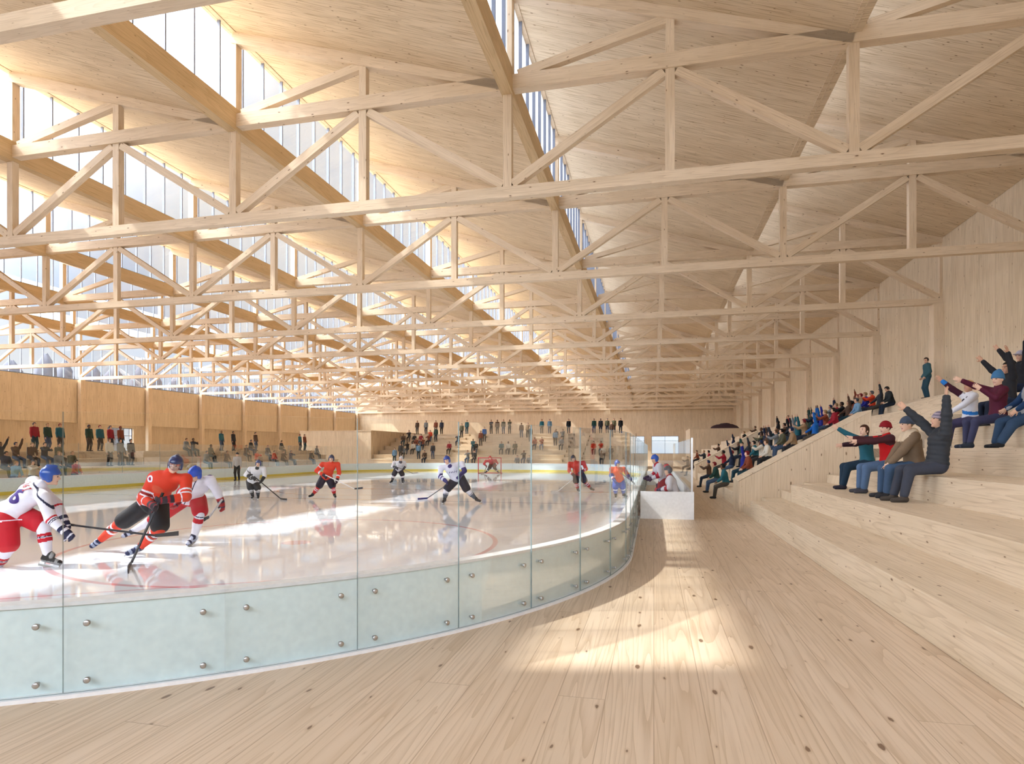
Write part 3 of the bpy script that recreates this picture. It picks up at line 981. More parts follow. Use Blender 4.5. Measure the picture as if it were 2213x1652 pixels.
def body_skin(J, detail, hands=True, feet=True):
    S = Skin()
    u, r, f = J['u'], J['r'], J['f']; A = [r, f, u]
    pel, nk = J['pel'], J['neck']
    S.egg(pel, (.150, .105, .12), A, .03)
    S.egg(pel * .62 + nk * .38, (.135, .095, .16), A, .05)
    S.egg(pel * .27 + nk * .73, (.155, .105, .15), A, .05)
    S.limb(J['sh'][0], J['sh'][1], .05, .05, .05)
    hr, hf, hu = head_axes(J); H = J['head']
    S.limb(nk - u * .02, H - hu * .02 - hf * .012, .055, .048, .02)
    S.egg(H + hu * .03 - hf * .008, (.074, .094, .092), [hr, hf, hu], .015)
    S.egg(H - hu * .035 + hf * .018, (.058, .072, .082), [hr, hf, hu], .03)
    S.limb(H + hf * .088 + hu * .005, H + hf * .104 - hu * .026, .010, .0155, .012)      # nose
    S.limb(H + hf * .078 - hu * .062 - hr * .012, H + hf * .078 - hu * .062 + hr * .012, .012, .012, .008)   # lips
    S.egg(H + hf * .070 - hu * .098, (.024, .020, .020), [hr, hf, hu], .015)      # chin
    S.limb(H + hf * .083 + hu * .032 - hr * .035, H + hf * .083 + hu * .032 + hr * .035, .010, .010, .012)   # brow
    for sg in (-1, 1):
        S.egg(H + hr * sg * .076 - hf * .012 - hu * .012, (.012, .022, .033), [hr, hf, hu], .006)
    for i in (0, 1):
        sd = -1 if i == 0 else 1
        S.limb(J['sh'][i], J['el'][i], .050, .038, .03); S.limb(J['el'][i], J['wr'][i], .040, .027, .02)
        if hands: hand_shape(S, J['el'][i], J['wr'][i], sd, detail, J.get('palm', [None, None])[i], J.get('curl', .35))
        S.limb(J['hip'][i], J['kn'][i], .078, .052, .04); S.limb(J['kn'][i], J['an'][i], .052, .036, .03)
        c = J['kn'][i] * .68 + J['an'][i] * .32
        S.egg(c, (.052, .052, .10), None, .03)
        t = J['toe'][i]; an = J['an'][i]
        if feet: S.limb(an - V(0, 0, .03), an + t * .13 - V(0, 0, .045), .036, .026, .02)
    return S

SKINS = [srgb(214, 168, 140), srgb(198, 150, 122), srgb(226, 184, 158), srgb(120, 84, 62)]
def skin_mat(i): return plain(SKINS[i % 4], .55, 'skin')

def face_rules(J):
    hr, hf, hu = head_axes(J); H = J['head']
    def eye(c):
        d = c - H; x, y, z = np.abs(d @ hr), d @ hf, d @ hu
        return (np.hypot(x - .031, (z - .008) * 1.5) < .011) & (y > .05)
    def lips(c):
        d = c - H; x, y, z = np.abs(d @ hr), d @ hf, d @ hu
        return (x < .026) & (np.abs(z + .062) < .009) & (y > .06)
    def brow(c):
        d = c - H; x, y, z = np.abs(d @ hr), d @ hf, d @ hu
        return (np.abs(x - .033) < .017) & (np.abs(z - .034) < .0048) & (y > .05)
    return [(1, eye), (2, lips), (3, brow)]

def jacket(J, e=.028, hem=.10, arm=.045, k=.03, puff=0.0, hood=False, cuff=.93, sleeve=(1, 1), open_hem=.0):
    S = Skin(); u, r, f = J['u'], J['r'], J['f']; A = [r, f, u]; pel, nk = J['pel'], J['neck']
    S.egg(pel + u * .02, (.155 + e + open_hem, .115 + e + open_hem, .15), A, .04)
    S.egg(pel * .62 + nk * .38, (.142 + e, .102 + e, .17), A, .06)
    S.egg(pel * .27 + nk * .73, (.160 + e, .108 + e, .155), A, .06)
    S.limb(J['sh'][0], J['sh'][1], .055 + e * .6, .055 + e * .6, .05)
    S.limb(nk - u * .05, nk + u * .035, .075 + e * .3, .062 + e * .3, .03)
    for i in (0, 1):
        s_, e_, w_ = J['sh'][i], J['el'][i], J['wr'][i]
        if sleeve[i] > .5:
            S.limb(s_, e_, .055 + e * .7, .045 + e * .6, .03); S.limb(e_, e_ + (w_ - e_) * cuff, .046 + e * .6, .034 + e * .5, .025)
        elif sleeve[i] > 0:
            S.limb(s_, s_ + (e_ - s_) * .7, .055 + e * .7, .052 + e * .6, .03)
        else:
            S.limb(s_, s_ + (e_ - s_) * .1, .058 + e * .7, .06 + e * .7, .03)
    if hood:
        S.egg(nk - f * .07 + u * .03, (.12, .06, .07), A, .03)
    S.plane(pel - u * hem, -u)
    if puff:
    
        S.puff = (pel, u, n_, puff)
        def fn_wrap(F_, P):
            pass
    return S

def puffed(S, J, amp=.010, pitch=.07):
    """quilted rings"""
    g0 = S.grid
    def grid(h):
        F, lo = g0(h)
        n = F.shape
        P = np.stack(np.meshgrid(*[lo[i] + h * np.arange(n[i]) for i in range(3)], indexing='ij'), -1)
        q = (P - J['pel']) @ J['u']
        F = F - amp * (np.abs(np.sin(q * math.pi / pitch)) - .5)
        for ax in range(3):
            F = np.moveaxis(F, ax, 0); F[0] = np.maximum(F[0], .01); F[-1] = np.maximum(F[-1], .01); F = np.moveaxis(F, 0, ax)
        return F, lo
    S.grid = grid
    return S

def trousers(J, e=.018, top=.10, end=.90, wide=0.0, k=.03, short=None):
    S = Skin(); u, r, f = J['u'], J['r'], J['f']; A = [J['hr'], np.cross(u, J['hr']), u]
    S.egg(J['pel'], (.155 + e, .112 + e, .125), A, .04)
    for i in (0, 1):
        h, kn, an = J['hip'][i], J['kn'][i], J['an'][i]
        if short is None:
            S.limb(h, kn, .085 + e, .060 + e + wide, .035); S.limb(kn, kn + (an - kn) * end, .058 + e + wide, .043 + e + wide, .03)
        else:
            S.limb(h, h + (kn - h) * short, .088 + e, .082 + e + wide, .035)
    return S

def shoe(J, i, e=.0, high=.07):
    S = Skin(); an = J['an'][i]; t = J['toe'][i]; d = nrm(J['kn'][i] - an)
    S.limb(an - V(0, 0, .035) - t * .03, an + t * .15 - V(0, 0, .048), .045 + e, .036 + e, .03)
    S.limb(an - V(0, 0, .01), an + d * high, .046 + e, .050 + e, .03)
    S.plane(an - V(0, 0, .079), V(0, 0, -1))
    return S

def hair(J, length=.0, e=.012):
    hr, hf, hu = head_axes(J); H = J['head']
    S = Skin()
    S.egg(H + hu * .032 - hf * .010, (.076 + e, .096 + e, .096 + e), [hr, hf, hu], .01)
    if length:
        S.limb(H - hf * .05 - hu * .02, H - hf * .055 - hu * (.06 + length), .062, .05, .03)
    S.carve.append(lambda P: np.minimum((P - H) @ hf - .030, -((P - H) @ hu - .075)))
    S.carve.append(lambda P: -((P - H) @ hu + .055 + length) if not length else -((P - H) @ hu + .1 + length))
    return S

def beanie(J, e=.014, tall=.0, bob=False):
    hr, hf, hu = head_axes(J); H = J['head']
    S = Skin()
    S.egg(H + hu * .034 - hf * .010, (.075 + e, .097 + e, .096 + e + tall), [hr, hf, hu], .01)
    if tall: S.limb(H + hu * .06 - hf * .02, H + hu * (.13 + tall) - hf * .05, .075, .03, .04)
    c = H + hu * .022 - hf * .010
    for a in range(12):
        q = 2 * math.pi * a / 12; q2 = 2 * math.pi * (a + 1) / 12
        p = lambda t: c + hr * math.cos(t) * (.074 + e) + hf * math.sin(t) * (.095 + e) + hu * (.020 * math.sin(t))
        S.limb(p(q), p(q2), .010, .010, .010)
    if bob: S.egg(H + hu * (.15 + e + tall), (.03, .03, .03), None, .01)
    S.carve.append(lambda P: -((P - H) @ hu - .004 - .20 * ((P - H) @ hf)))
    return S

def cap(J):
    S = beanie(J, .012)
    hr, hf, hu = head_axes(J); H = J['head']
    S.egg(H + hf * .13 + hu * .045, (.07, .075, .012), [hr, hf, hu], .01)
    return S

def place(J, base, rz, sc=1.0):
    """a figure's joints turned and moved into the hall, relative to its base"""
    c, s = math.cos(rz), math.sin(rz)
    Rm = np.array([[c, -s, 0], [s, c, 0], [0, 0, 1]]) * sc
    return Rm, base
# ------------------------------------------------------------------ spectators
def spectator(J, base, rz, sc, look, label, h=.016, detail=True, group=None):
    """look: dict with skin, top, legs, shoes, head ('beanie'|'hair'|'cap'|'bob'), head colour and options"""
    o = empty('person', base, rz); o.scale = (sc,) * 3
    tag(o, label, 'person', group)
    sk = skin_mat(look.get('skin', 0))
    mats = [sk, plain((.03, .025, .02), .3, 'eye'), plain((.50, .22, .20), .5, 'lips'), plain((.10, .06, .04), .7, 'brow')]
    body_skin(J, detail).build('body', mats if detail else [sk], o, h, face_rules(J) if detail else ())
    C = lambda k, d: plain(look.get(k, d), .8, 'fabric')
    top = jacket(J, look.get('bulk', .028), look.get('hem', .10), hood=look.get('hood', False), sleeve=look.get('sleeve', (1, 1)), cuff=look.get('cuff', .93))
    if look.get('puff'): puffed(top, J)
    tm = [C('top', (.2, .2, .2))] + [plain(c, .8, 'fabric') for c in look.get('extra', ())]
    top.build('jacket', tm, o, h, look['rules'](J) if 'rules' in look else ())
    trousers(J, look.get('tight', .018), end=look.get('end', .9), wide=look.get('wide', 0)).build('trousers', C('legs', (.05, .06, .09)), o, h)
    for i in (0, 1):
        shoe(J, i, high=look.get('boot', .07)).build('shoe', C('shoes', (.03, .03, .03)), o, h * .85)
    hd = look.get('head', 'hair')
    hm = [C('hat', (.06, .04, .03))] + [plain(c, .8, 'knit') for c in look.get('hat2', ())]
    rl = ()
    if look.get('hat2'):
        hr, hf, hu = head_axes(J); H = J['head']
        rl = [(1, lambda c: ((((c - H) @ hu) * 40).astype(int) % 2) == 0)]
    if hd == 'beanie': beanie(J, tall=look.get('tall', 0), bob=look.get('bob', False)).build('beanie', hm, o, h * .8, rl)
    elif hd == 'cap': cap(J).build('cap', hm, o, h * .8)
    elif hd == 'long': hair(J, .12).build('hair', hm, o, h * .8)
    else: hair(J).build('hair', hm, o, h * .8)
    if hd in ('beanie', 'cap') and look.get('hairc'):
        hair(J, 0, .006).build('hair', plain(look['hairc'], .8, 'hair'), o, h * .8)
    return o

def seated(hands, lean=(0, -.06, 1), look=(0, 1, 0), spread=.13, feet_y=.36, epole=None, seat=.49, legs=None, back=-.10):
    ft = legs or ((-spread, feet_y, .08), (spread, feet_y, .08))
    return skeleton(pel=(0, back, seat + .166), lean=lean, hands=hands, feet=ft, look=look,
                    epole=epole or ((-.8, -.5, -.6), (.8, -.5, -.6)), kpole=((-.2, .6, 1), (.2, .6, 1)))
KNEES = ((-.13, .24, .70), (.13, .24, .70))
WEST = R(90)        # facing the ice from the right stand (towards -X)

# --- the near bleacher: people one can tell apart
def seat_pos(row, y):           # row 0 is the lowest tier; the seat's front edge, feet one tier lower
    return (XE[row] - .01, y, ZE[row - 1])
def near(row, px, J, sc, look, label, dx=0, dz=0, h=.016, turn=0):
    y = row_y(px, XE[row] + .2)
    b = seat_pos(row, y)
    return spectator(J, (b[0] + dx, b[1], b[2] + dz), WEST + turn, sc, look, label, h)

ARMS_UP = ((-.34, .16, 1.62), (.20, .02, 1.66))
puffer = seated(((-.22, -.14, 1.78), (.40, .36, 1.62)), lean=(0, -.10, 1), look=(.1, .9, .15), epole=((-1, .1, -.2), (1, -.3, .2)), legs=((-.16, .40, .08), (.12, .44, .08)), seat=.39)
near(2, 2036, puffer, 1.23, dict(skin=0, top=(.035, .038, .045), puff=True, bulk=.034, hem=.14, legs=(.045, .05, .07), shoes=(.06, .045, .035), head='beanie', hat=srgb(175, 160, 170), hat2=[srgb(120, 110, 125)], boot=.10, hairc=(.2, .14, .1)),
     'seated person in a black quilted jacket and striped knit hat, both arms raised', h=.013)
tan = seated(((-.10, .30, .58), (.12, .27, .56)), lean=(0, .16, 1), look=(-.1, .9, -.08), epole=((-.9, -.4, 0), (.9, -.4, 0)), seat=.40)
def tan_rules(J):
    return [(1, lambda c: (((c - J['pel']) @ J['u']) > .40) & (np.linalg.norm(c - J['neck'], axis=1) < .23))]
near(2, 1988, tan, 1.2, dict(skin=2, top=srgb(122, 100, 78), extra=[srgb(208, 188, 160)], rules=tan_rules, bulk=.045, hem=.12, legs=srgb(62, 84, 112), shoes=srgb(50, 48, 50), head='beanie', hat=srgb(68, 80, 100), hood=True, hairc=(.25, .17, .1), boot=.12),
     'seated person in a tan jacket with cream collar, jeans and slate blue beanie', h=.013)
redv = seated(((-.12, .60, .98), (.12, .60, 1.06)), lean=(0, .05, 1), look=(-.3, .9, -.05), epole=((-.6, -.2, -1), (.6, -.2, -1)), seat=.414)
def redv_rules(J):
    return [(1, lambda c: (np.minimum(np.linalg.norm(c - J['sh'][0], axis=1), np.linalg.norm(c - J['sh'][1], axis=1)) < .13) | (np.abs((c - J['pel']) @ J['r']) > .205) | (((c - J['pel']) @ J['f']) > .2))]
near(2, 1930, redv, 1.16, dict(skin=2, top=srgb(190, 16, 22), extra=[srgb(70, 34, 40)], rules=redv_rules, bulk=.03, legs=srgb(82, 106, 138), shoes=srgb(70, 68, 74), head='beanie', hat=srgb(135, 16, 28), boot=.22, hairc=(.05, .03, .02)),
     'seated person in a bright red vest with maroon sleeves and dark red beanie', h=.013)
teal = seated(((-.30, .50, .95), (.20, .46, 1.34)), lean=(0, .08, 1), look=(-.5, .8, .05), epole=((-.8, .2, -1), (.8, -.2, -1)), legs=((-.10, .40, .08), (.12, .36, .08)), seat=.425)
def teal_rules(J):
    return [(1, lambda c: (np.abs((c - J['pel']) @ J['r']) > .19))]
near(2, 1884, teal, 1.13, dict(skin=2, top=srgb(38, 96, 112), extra=[srgb(52, 28, 40)], rules=teal_rules, legs=srgb(26, 48, 66), shoes=(.02, .018, .03), head='long', hat=srgb(72, 44, 30), boot=.24),
     'seated person in a teal top with dark hair waving one dark sleeved arm', h=.013)

maroon = seated(((-.22, .26, 1.06), (.22, .56, 1.34)), lean=(0, -.02, 1), look=(-.45, .85, -.05), epole=((-.6, .1, -.8), (.9, -.1, -.4)), legs=((-.12, .40, .08), (.16, .34, .08)), seat=.416)
near(4, 2166, maroon, 1.25, dict(skin=2, top=srgb(84, 24, 46), bulk=.02, legs=srgb(58, 60, 88), shoes=srgb(48, 54, 66), head='beanie', hat=srgb(62, 110, 150), tall=.03, boot=.07, tight=.008),
     'seated person in a maroon jumper and tall light blue beanie stretching arms forward', dx=-.0, h=.013)
white = seated(((-.2, .34, .74), (.34, .50, 1.62)), lean=(0, .02, 1), look=(-.4, .8, .12), epole=((-.9, -.2, -.4), (1, .1, -.3)), seat=.433)
def white_rules(J):
    def sleeve(c): return ((c - J['sh'][1]) @ nrm(J['el'][1] - J['sh'][1])) > .10
    def cuffs(c): return np.linalg.norm(c - J['wr'][1], axis=1) < .10
    def patch(c):
        q = c - J['pel']; a, b, z = q @ J['r'], q @ J['f'], q @ J['u']
        return ((np.hypot(a + .02, z - .34) < .085) | (np.hypot(a - .13, z - .28) < .04) | (np.hypot(a + .1, z - .44) < .03)) & (b > 0)
    def band(c):
        q = c - J['pel']; return np.abs((q @ J['u']) - .15 - .25 * (q @ J['r'])) < .035
    return [(1, patch), (2, band), (3, sleeve), (2, cuffs)]
near(4, 2106, white, 1.2, dict(skin=1, top=srgb(226, 226, 234), extra=[srgb(40, 36, 46), srgb(40, 120, 200), srgb(62, 22, 40)], rules=white_rules, bulk=.024, legs=srgb(66, 62, 92), shoes=srgb(210, 205, 205), head='hair', hat=srgb(214, 176, 120)),
     'seated blond person in a white, black and blue top with one maroon sleeve raised', dx=-.0, h=.013)
jeans = seated(((-.16, .20, .70), (.2, .2, .74)), lean=(0, -.1, 1), look=(-.3, 1, 0), legs=((-.22, .50, .09), (.14, .40, .08)), seat=.48)
def jeans_rules(J):
    return [(1, lambda c: np.abs((c - J['pel']) @ J['r']) > .17)]
near(4, 2240, jeans, 1.12, dict(skin=0, top=srgb(150, 152, 158), extra=[srgb(24, 52, 86)], rules=jeans_rules, legs=srgb(44, 66, 92), shoes=srgb(32, 34, 38), head='hair', hat=srgb(50, 36, 28), wide=.012),
     'seated person in a grey shirt with navy sleeves, blue jeans and dark sneakers', dx=-.0, h=.013)
black1 = seated(((-.36, .10, 1.62), (.36, .30, 1.56)), lean=(0, 0, 1), look=(-.3, 1, 0), epole=((-1, 0, -.6), (1, 0, -.6)), seat=.425)
near(5, 2188, black1, 1.22, dict(skin=1, top=(.018, .018, .022), legs=srgb(30, 40, 60), head='hair', hat=(.02, .015, .012)),
     'person in a black jacket with both arms raised behind the light blue beanie', h=.014)
black2 = seated(((-.40, .02, 1.60), (.44, .20, 1.56)), lean=(0, 0, 1), look=(-.6, 1, 0), epole=((-1, 0, -.6), (1, 0, -.6)), seat=.416)
near(6, 2214, black2, 1.25, dict(skin=0, top=(.014, .014, .018), legs=srgb(26, 36, 56), head='cap', hat=srgb(178, 172, 186)),
     'person in a black jacket and pale grey cap, topmost at the edge of the picture', h=.014)
stander = skeleton(pel=(0, 0, .93), lean=(0, .04, 1), hands=((-.16, .14, .92), (.16, .14, .92)), look=(-.5, .8, -.2))
ys_ = row_y(2004, 12.6)
spectator(stander, (12.6, ys_, ZE[7] + .28), WEST, 1.14, dict(skin=0, top=srgb(52, 88, 98), hem=.30, bulk=.035, legs=srgb(40, 70, 84), head='hair', hat=(.03, .02, .015)),
          'person standing alone on the top tier in a teal overall against the wall', .016)
sitter = seated(KNEES, lean=(0, .30, 1), look=(0, .8, -.5))
spectator(sitter, (XE[7] - .01, row_y(1930, 11.4), ZE[6]), WEST, 1.06, dict(skin=0, top=srgb(34, 40, 44), legs=srgb(24, 36, 52), head='hair', hat=(.015, .012, .012), bulk=.04, hem=.14),
          'person in a dark green jacket sitting high up, bent forward looking down', .016)

# --- crowd: one figure per pose, copied with its parts
POSES = {
    'arms up': seated(((-.34, .02, 1.70), (.30, -.08, 1.72)), look=(0, 1, .1), epole=((-1, .1, -.2), (1, .1, -.2))),
    'one arm up': seated(((-.28, .02, 1.72), (.16, .26, .76)), look=(-.2, 1, .05), epole=((-1, .1, -.2), (.8, -.5, -.5))),
    'hands on knees': seated(KNEES, lean=(0, .18, 1), look=(0, 1, -.1)),
    'clapping': seated(((-.03, .34, 1.10), (.04, .34, 1.10)), lean=(0, .05, 1), look=(.2, 1, 0), epole=((-1, -.2, -.8), (1, -.2, -.8))),
    'standing': skeleton(pel=(0, 0, .93), hands=((-.24, .08, .82), (.24, .10, .84)), look=(.1, 1, 0)),
    'standing with one arm up': skeleton(pel=(0, 0, .93), hands=((-.30, .14, 1.86), (.24, .10, .84)), look=(0, 1, .1), epole=((-1, .1, -.2), (.6, -1, -.3))),
    'standing with arms crossed': skeleton(pel=(0, 0, .93), hands=((.10, .22, 1.16), (-.10, .25, 1.12)), look=(-.3, 1, 0), epole=((-1, -.1, -.5), (1, -.1, -.5))),
}
COLS = {'navy': srgb(28, 38, 62), 'teal': srgb(32, 92, 104), 'bright blue': srgb(20, 92, 170), 'royal blue': srgb(34, 40, 130), 'crimson': srgb(150, 26, 44), 'rust': srgb(128, 62, 40),
        'brown': srgb(84, 60, 46), 'olive': srgb(84, 82, 62), 'charcoal': srgb(44, 46, 52), 'grey': srgb(118, 122, 126), 'cream': srgb(206, 198, 184), 'black': srgb(20, 20, 24),
        'orange': srgb(206, 62, 30), 'tan': srgb(150, 122, 92), 'light blue': srgb(110, 146, 176), 'dark green': srgb(28, 62, 56)}
HATC = [srgb(40, 28, 22), srgb(24, 20, 20), srgb(88, 62, 42), srgb(30, 44, 76), srgb(120, 30, 36), srgb(70, 74, 80), srgb(150, 120, 84)]
PROTO = {}
def crowd(pose, base, rz, col, label, group, sc=1.0):
    key = pose
    k = len(label)
    if key not in PROTO:
        PROTO[key] = spectator(POSES[pose], base, rz, sc, dict(skin=0), label, .024, False, group)
        o = PROTO[key]
        for ch in o.children:
            for s in ch.material_slots: s.link = 'OBJECT'
    else:
        o = copy_tree(PROTO[key]); o.location = base; o.rotation_euler = (0, 0, rz); tag(o, label, 'person', group); o.scale = (sc,) * 3
    hat = HATC[random.randrange(7)]; leg = random.choice([srgb(34, 42, 58), srgb(60, 78, 104), srgb(30, 30, 34), srgb(70, 64, 58), srgb(26, 58, 70)])
    for ch in o.children:
        nm = ch.name.split('.')[0]
        mt = {'body': skin_mat(random.choice((0, 0, 1, 2, 1, 3))), 'jacket': plain(COLS[col], .8, 'fabric'), 'trousers': plain(leg, .8, 'fabric'),
              'shoe': plain((.03, .028, .028), .8, 'fabric'), 'hair': plain(hat, .8, 'fabric')}[nm]
        ch.material_slots[0].material = mt
    return o

used = set()
def say(col, pose, where):
    t = {'arms up': '%s spectator with both arms up', 'one arm up': '%s spectator with one arm up', 'hands on knees': '%s spectator with hands on knees', 'clapping': '%s spectator clapping',
         'standing': '%s spectator standing', 'standing with one arm up': '%s spectator standing, one arm up', 'standing with arms crossed': '%s spectator with crossed arms'}[pose] % (col + ' clad')
    return t + ', ' + where

# middle bleacher on the right: (tier, pixel column of the seat, pose, colour)
MID = [(0, 1576, 'hands on knees', 'teal'), (0, 1556, 'hands on knees', 'dark green'), (0, 1538, 'clapping', 'brown'),
       (1, 1612, 'arms up', 'royal blue'), (1, 1586, 'one arm up', 'navy'), (1, 1570, 'clapping', 'crimson'), (1, 1628, 'hands on knees', 'rust'),
       (2, 1652, 'clapping', 'cream'), (2, 1640, 'hands on knees', 'teal'), (2, 1668, 'hands on knees', 'cream'), (2, 1622, 'one arm up', 'charcoal'), (2, 1604, 'arms up', 'dark green'), (2, 1590, 'clapping', 'black'),
       (3, 1700, 'hands on knees', 'olive'), (3, 1722, 'hands on knees', 'tan'), (3, 1684, 'clapping', 'grey'), (3, 1666, 'arms up', 'charcoal'), (3, 1648, 'one arm up', 'brown'), (3, 1632, 'arms up', 'navy'), (3, 1616, 'clapping', 'olive'),
       (4, 1766, 'one arm up', 'bright blue'), (4, 1744, 'clapping', 'tan'), (4, 1728, 'arms up', 'teal'), (4, 1708, 'arms up', 'grey'), (4, 1690, 'one arm up', 'charcoal'), (4, 1674, 'arms up', 'black'), (4, 1657, 'clapping', 'brown'),
       (5, 1812, 'hands on knees', 'crimson'), (5, 1790, 'clapping', 'rust'), (5, 1772, 'one arm up', 'royal blue'), (5, 1750, 'arms up', 'bright blue'), (5, 1732, 'clapping', 'navy'), (5, 1714, 'arms up', 'dark green'), (5, 1697, 'one arm up', 'olive'),
       (6, 1862, 'hands on knees', 'light blue'), (6, 1838, 'one arm up', 'brown'), (6, 1818, 'clapping', 'black'), (6, 1797, 'hands on knees', 'crimson'), (6, 1776, 'arms up', 'navy'), (6, 1756, 'clapping', 'grey'),
       (7, 1906, 'one arm up', 'charcoal'), (7, 1890, 'clapping', 'orange'), (7, 1870, 'hands on knees', 'royal blue'), (7, 1848, 'hands on knees', 'tan'), (7, 1826, 'clapping', 'black'), (7, 1802, 'one arm up', 'rust')]
def spaced(items, key, gap, lo, hi):
    """keeps neighbours on one tier from sitting in each other's laps"""
    rows = {}
    for it in items: rows.setdefault(it[0], []).append([key(it), it])
    out = []
    for r_, L in rows.items():
        L.sort(key=lambda q: q[0])
        for k in range(1, len(L)): L[k][0] = max(L[k][0], L[k - 1][0] + gap)
        if L[-1][0] > hi:
            L[-1][0] = hi
            for k in range(len(L) - 2, -1, -1): L[k][0] = min(L[k][0], L[k + 1][0] - gap)
        out += [(v, it, k) for k, (v, it) in enumerate(L)]
    return out
RIS = [ZE[0]] + [ZE[j] - ZE[j - 1] for j in range(1, 8)]
for y, (r_, px, pose, col), k in spaced(MID, lambda t: max(21.4, row_y(t[1], XE[t[0]] + .2)), .74, 21.4, 39.0):
    crowd(pose, (XE[r_] - .01, y, ZE[r_] - RIS[r_]), WEST + random.uniform(-.12, .12), col,
          say(col, pose, '%s tier of the middle bleacher, number %s' % (ORD[r_], ORD[k])), 'crowd in the middle bleacher', RIS[r_] / .49)
FARR = [(0, 46, 'hands on knees', 'brown'), (0, 52, 'clapping', 'black'), (1, 44, 'hands on knees', 'crimson'), (1, 49, 'clapping', 'charcoal'), (1, 56, 'hands on knees', 'rust'), (2, 45, 'one arm up', 'navy'), (2, 51, 'clapping', 'brown'),
        (3, 46, 'hands on knees', 'grey'), (3, 53, 'arms up', 'navy'), (4, 47, 'clapping', 'charcoal'), (4, 55, 'hands on knees', 'dark green'), (5, 48, 'arms up', 'black'), (5, 58, 'clapping', 'brown'), (6, 50, 'hands on knees', 'crimson')]
for y, (r_, _, pose, col), k in spaced(FARR, lambda t: t[1], .74, 42, 80):
    crowd(pose, (XE[r_] - .01, y, ZE[r_] - RIS[r_]), WEST + random.uniform(-.12, .12), col,
          say(col, pose, '%s tier, far right bleacher, number %s' % (ORD[r_], ORD[k])), 'crowd in the far right bleacher', RIS[r_] / .49)

# end stand, seen over the far boards: (tier, pixel column, pose, colour)
END = [(0, 853, 'standing', 'light blue'), (1, 866, 'standing', 'charcoal'), (2, 872, 'hands on knees', 'grey'), (3, 880, 'clapping', 'black'), (3, 893, 'hands on knees', 'cream'), (5, 872, 'hands on knees', 'brown'), (6, 884, 'clapping', 'charcoal'),
       (4, 900, 'hands on knees', 'rust'), (4, 914, 'clapping', 'rust'), (5, 896, 'hands on knees', 'black'), (5, 910, 'hands on knees', 'crimson'), (5, 926, 'clapping', 'rust'), (7, 902, 'standing', 'brown'), (7, 921, 'standing', 'grey'),
       (7, 942, 'standing', 'rust'), (7, 953, 'standing', 'navy'), (5, 938, 'standing', 'dark green'), (1, 905, 'standing', 'light blue'), (1, 918, 'hands on knees', 'brown'), (1, 930, 'standing', 'charcoal'), (6, 930, 'hands on knees', 'orange'),
       (3, 984, 'hands on knees', 'crimson'), (3, 1006, 'hands on knees', 'black'), (1, 990, 'clapping', 'grey'), (1, 1003, 'hands on knees', 'charcoal'), (6, 998, 'standing', 'olive'), (5, 1012, 'clapping', 'charcoal'), (2, 1016, 'standing with arms crossed', 'teal'),
       (4, 1027, 'standing', 'rust'), (7, 1034, 'standing', 'teal'), (7, 1041, 'standing with arms crossed', 'charcoal'), (5, 1040, 'standing', 'bright blue'), (7, 1068, 'standing', 'brown'), (7, 1083, 'standing', 'olive'), (7, 1099, 'standing with arms crossed', 'olive'),
       (3, 1084, 'hands on knees', 'teal'), (3, 1095, 'hands on knees', 'cream'), (3, 1108, 'hands on knees', 'olive'), (0, 1118, 'hands on knees', 'grey'), (1, 1132, 'clapping', 'charcoal'), (0, 1144, 'hands on knees', 'grey'), (6, 1127, 'standing', 'brown'),
       (6, 1137, 'standing', 'tan'), (5, 1146, 'standing', 'black'), (4, 1156, 'hands on knees', 'rust'), (4, 1168, 'clapping', 'rust'), (7, 1171, 'standing', 'teal'), (7, 1188, 'standing', 'light blue'), (6, 1202, 'hands on knees', 'navy'), (6, 1213, 'clapping', 'grey'),
       (7, 1229, 'standing', 'black'), (4, 1200, 'standing', 'light blue'), (4, 1210, 'hands on knees', 'grey'), (7, 1280, 'standing', 'dark green'), (7, 1293, 'standing', 'charcoal'), (7, 1304, 'standing', 'olive'), (7, 1311, 'standing', 'olive'),
       (6, 1322, 'standing', 'brown'), (3, 1283, 'hands on knees', 'orange'), (3, 1292, 'clapping', 'orange'), (2, 1304, 'hands on knees', 'cream'), (2, 1316, 'hands on knees', 'navy'), (1, 1300, 'clapping', 'brown'), (7, 1338, 'standing', 'black')]
SOUTH = R(180)
def end_x(t):
    r_, px, pose, col = t
    ye = EY[r_] + (.45 if pose.startswith('standing') else .01)
    q = (px - 1106.5) / FPX       # where the sight line through that column crosses the tier
    xe = ye * (q * CS - SN) / (CS + q * SN)
    if -20.9 < xe < -18.2: xe = -18.1 if xe > -19.6 else -21.0
    if -8.95 < xe < -6.45: xe = -9.0 if xe < -7.7 else -6.4
    return max(-28.5, min(-2.4, xe))
for xe, (r_, px, pose, col), k in spaced(END, end_x, .72, -28.5, -2.3):
    up = pose.startswith('standing')
    ye = EY[r_] + (.45 if up else -.012)
    crowd(pose, (xe, ye, EZ[r_] if up else EZ[r_] - .46), SOUTH + random.uniform(-.12, .12), col, say(col, pose, '%s tier of the end stand, number %s' % (ORD[r_], ORD[k])), 'crowd behind the far goal', .46 / .49)

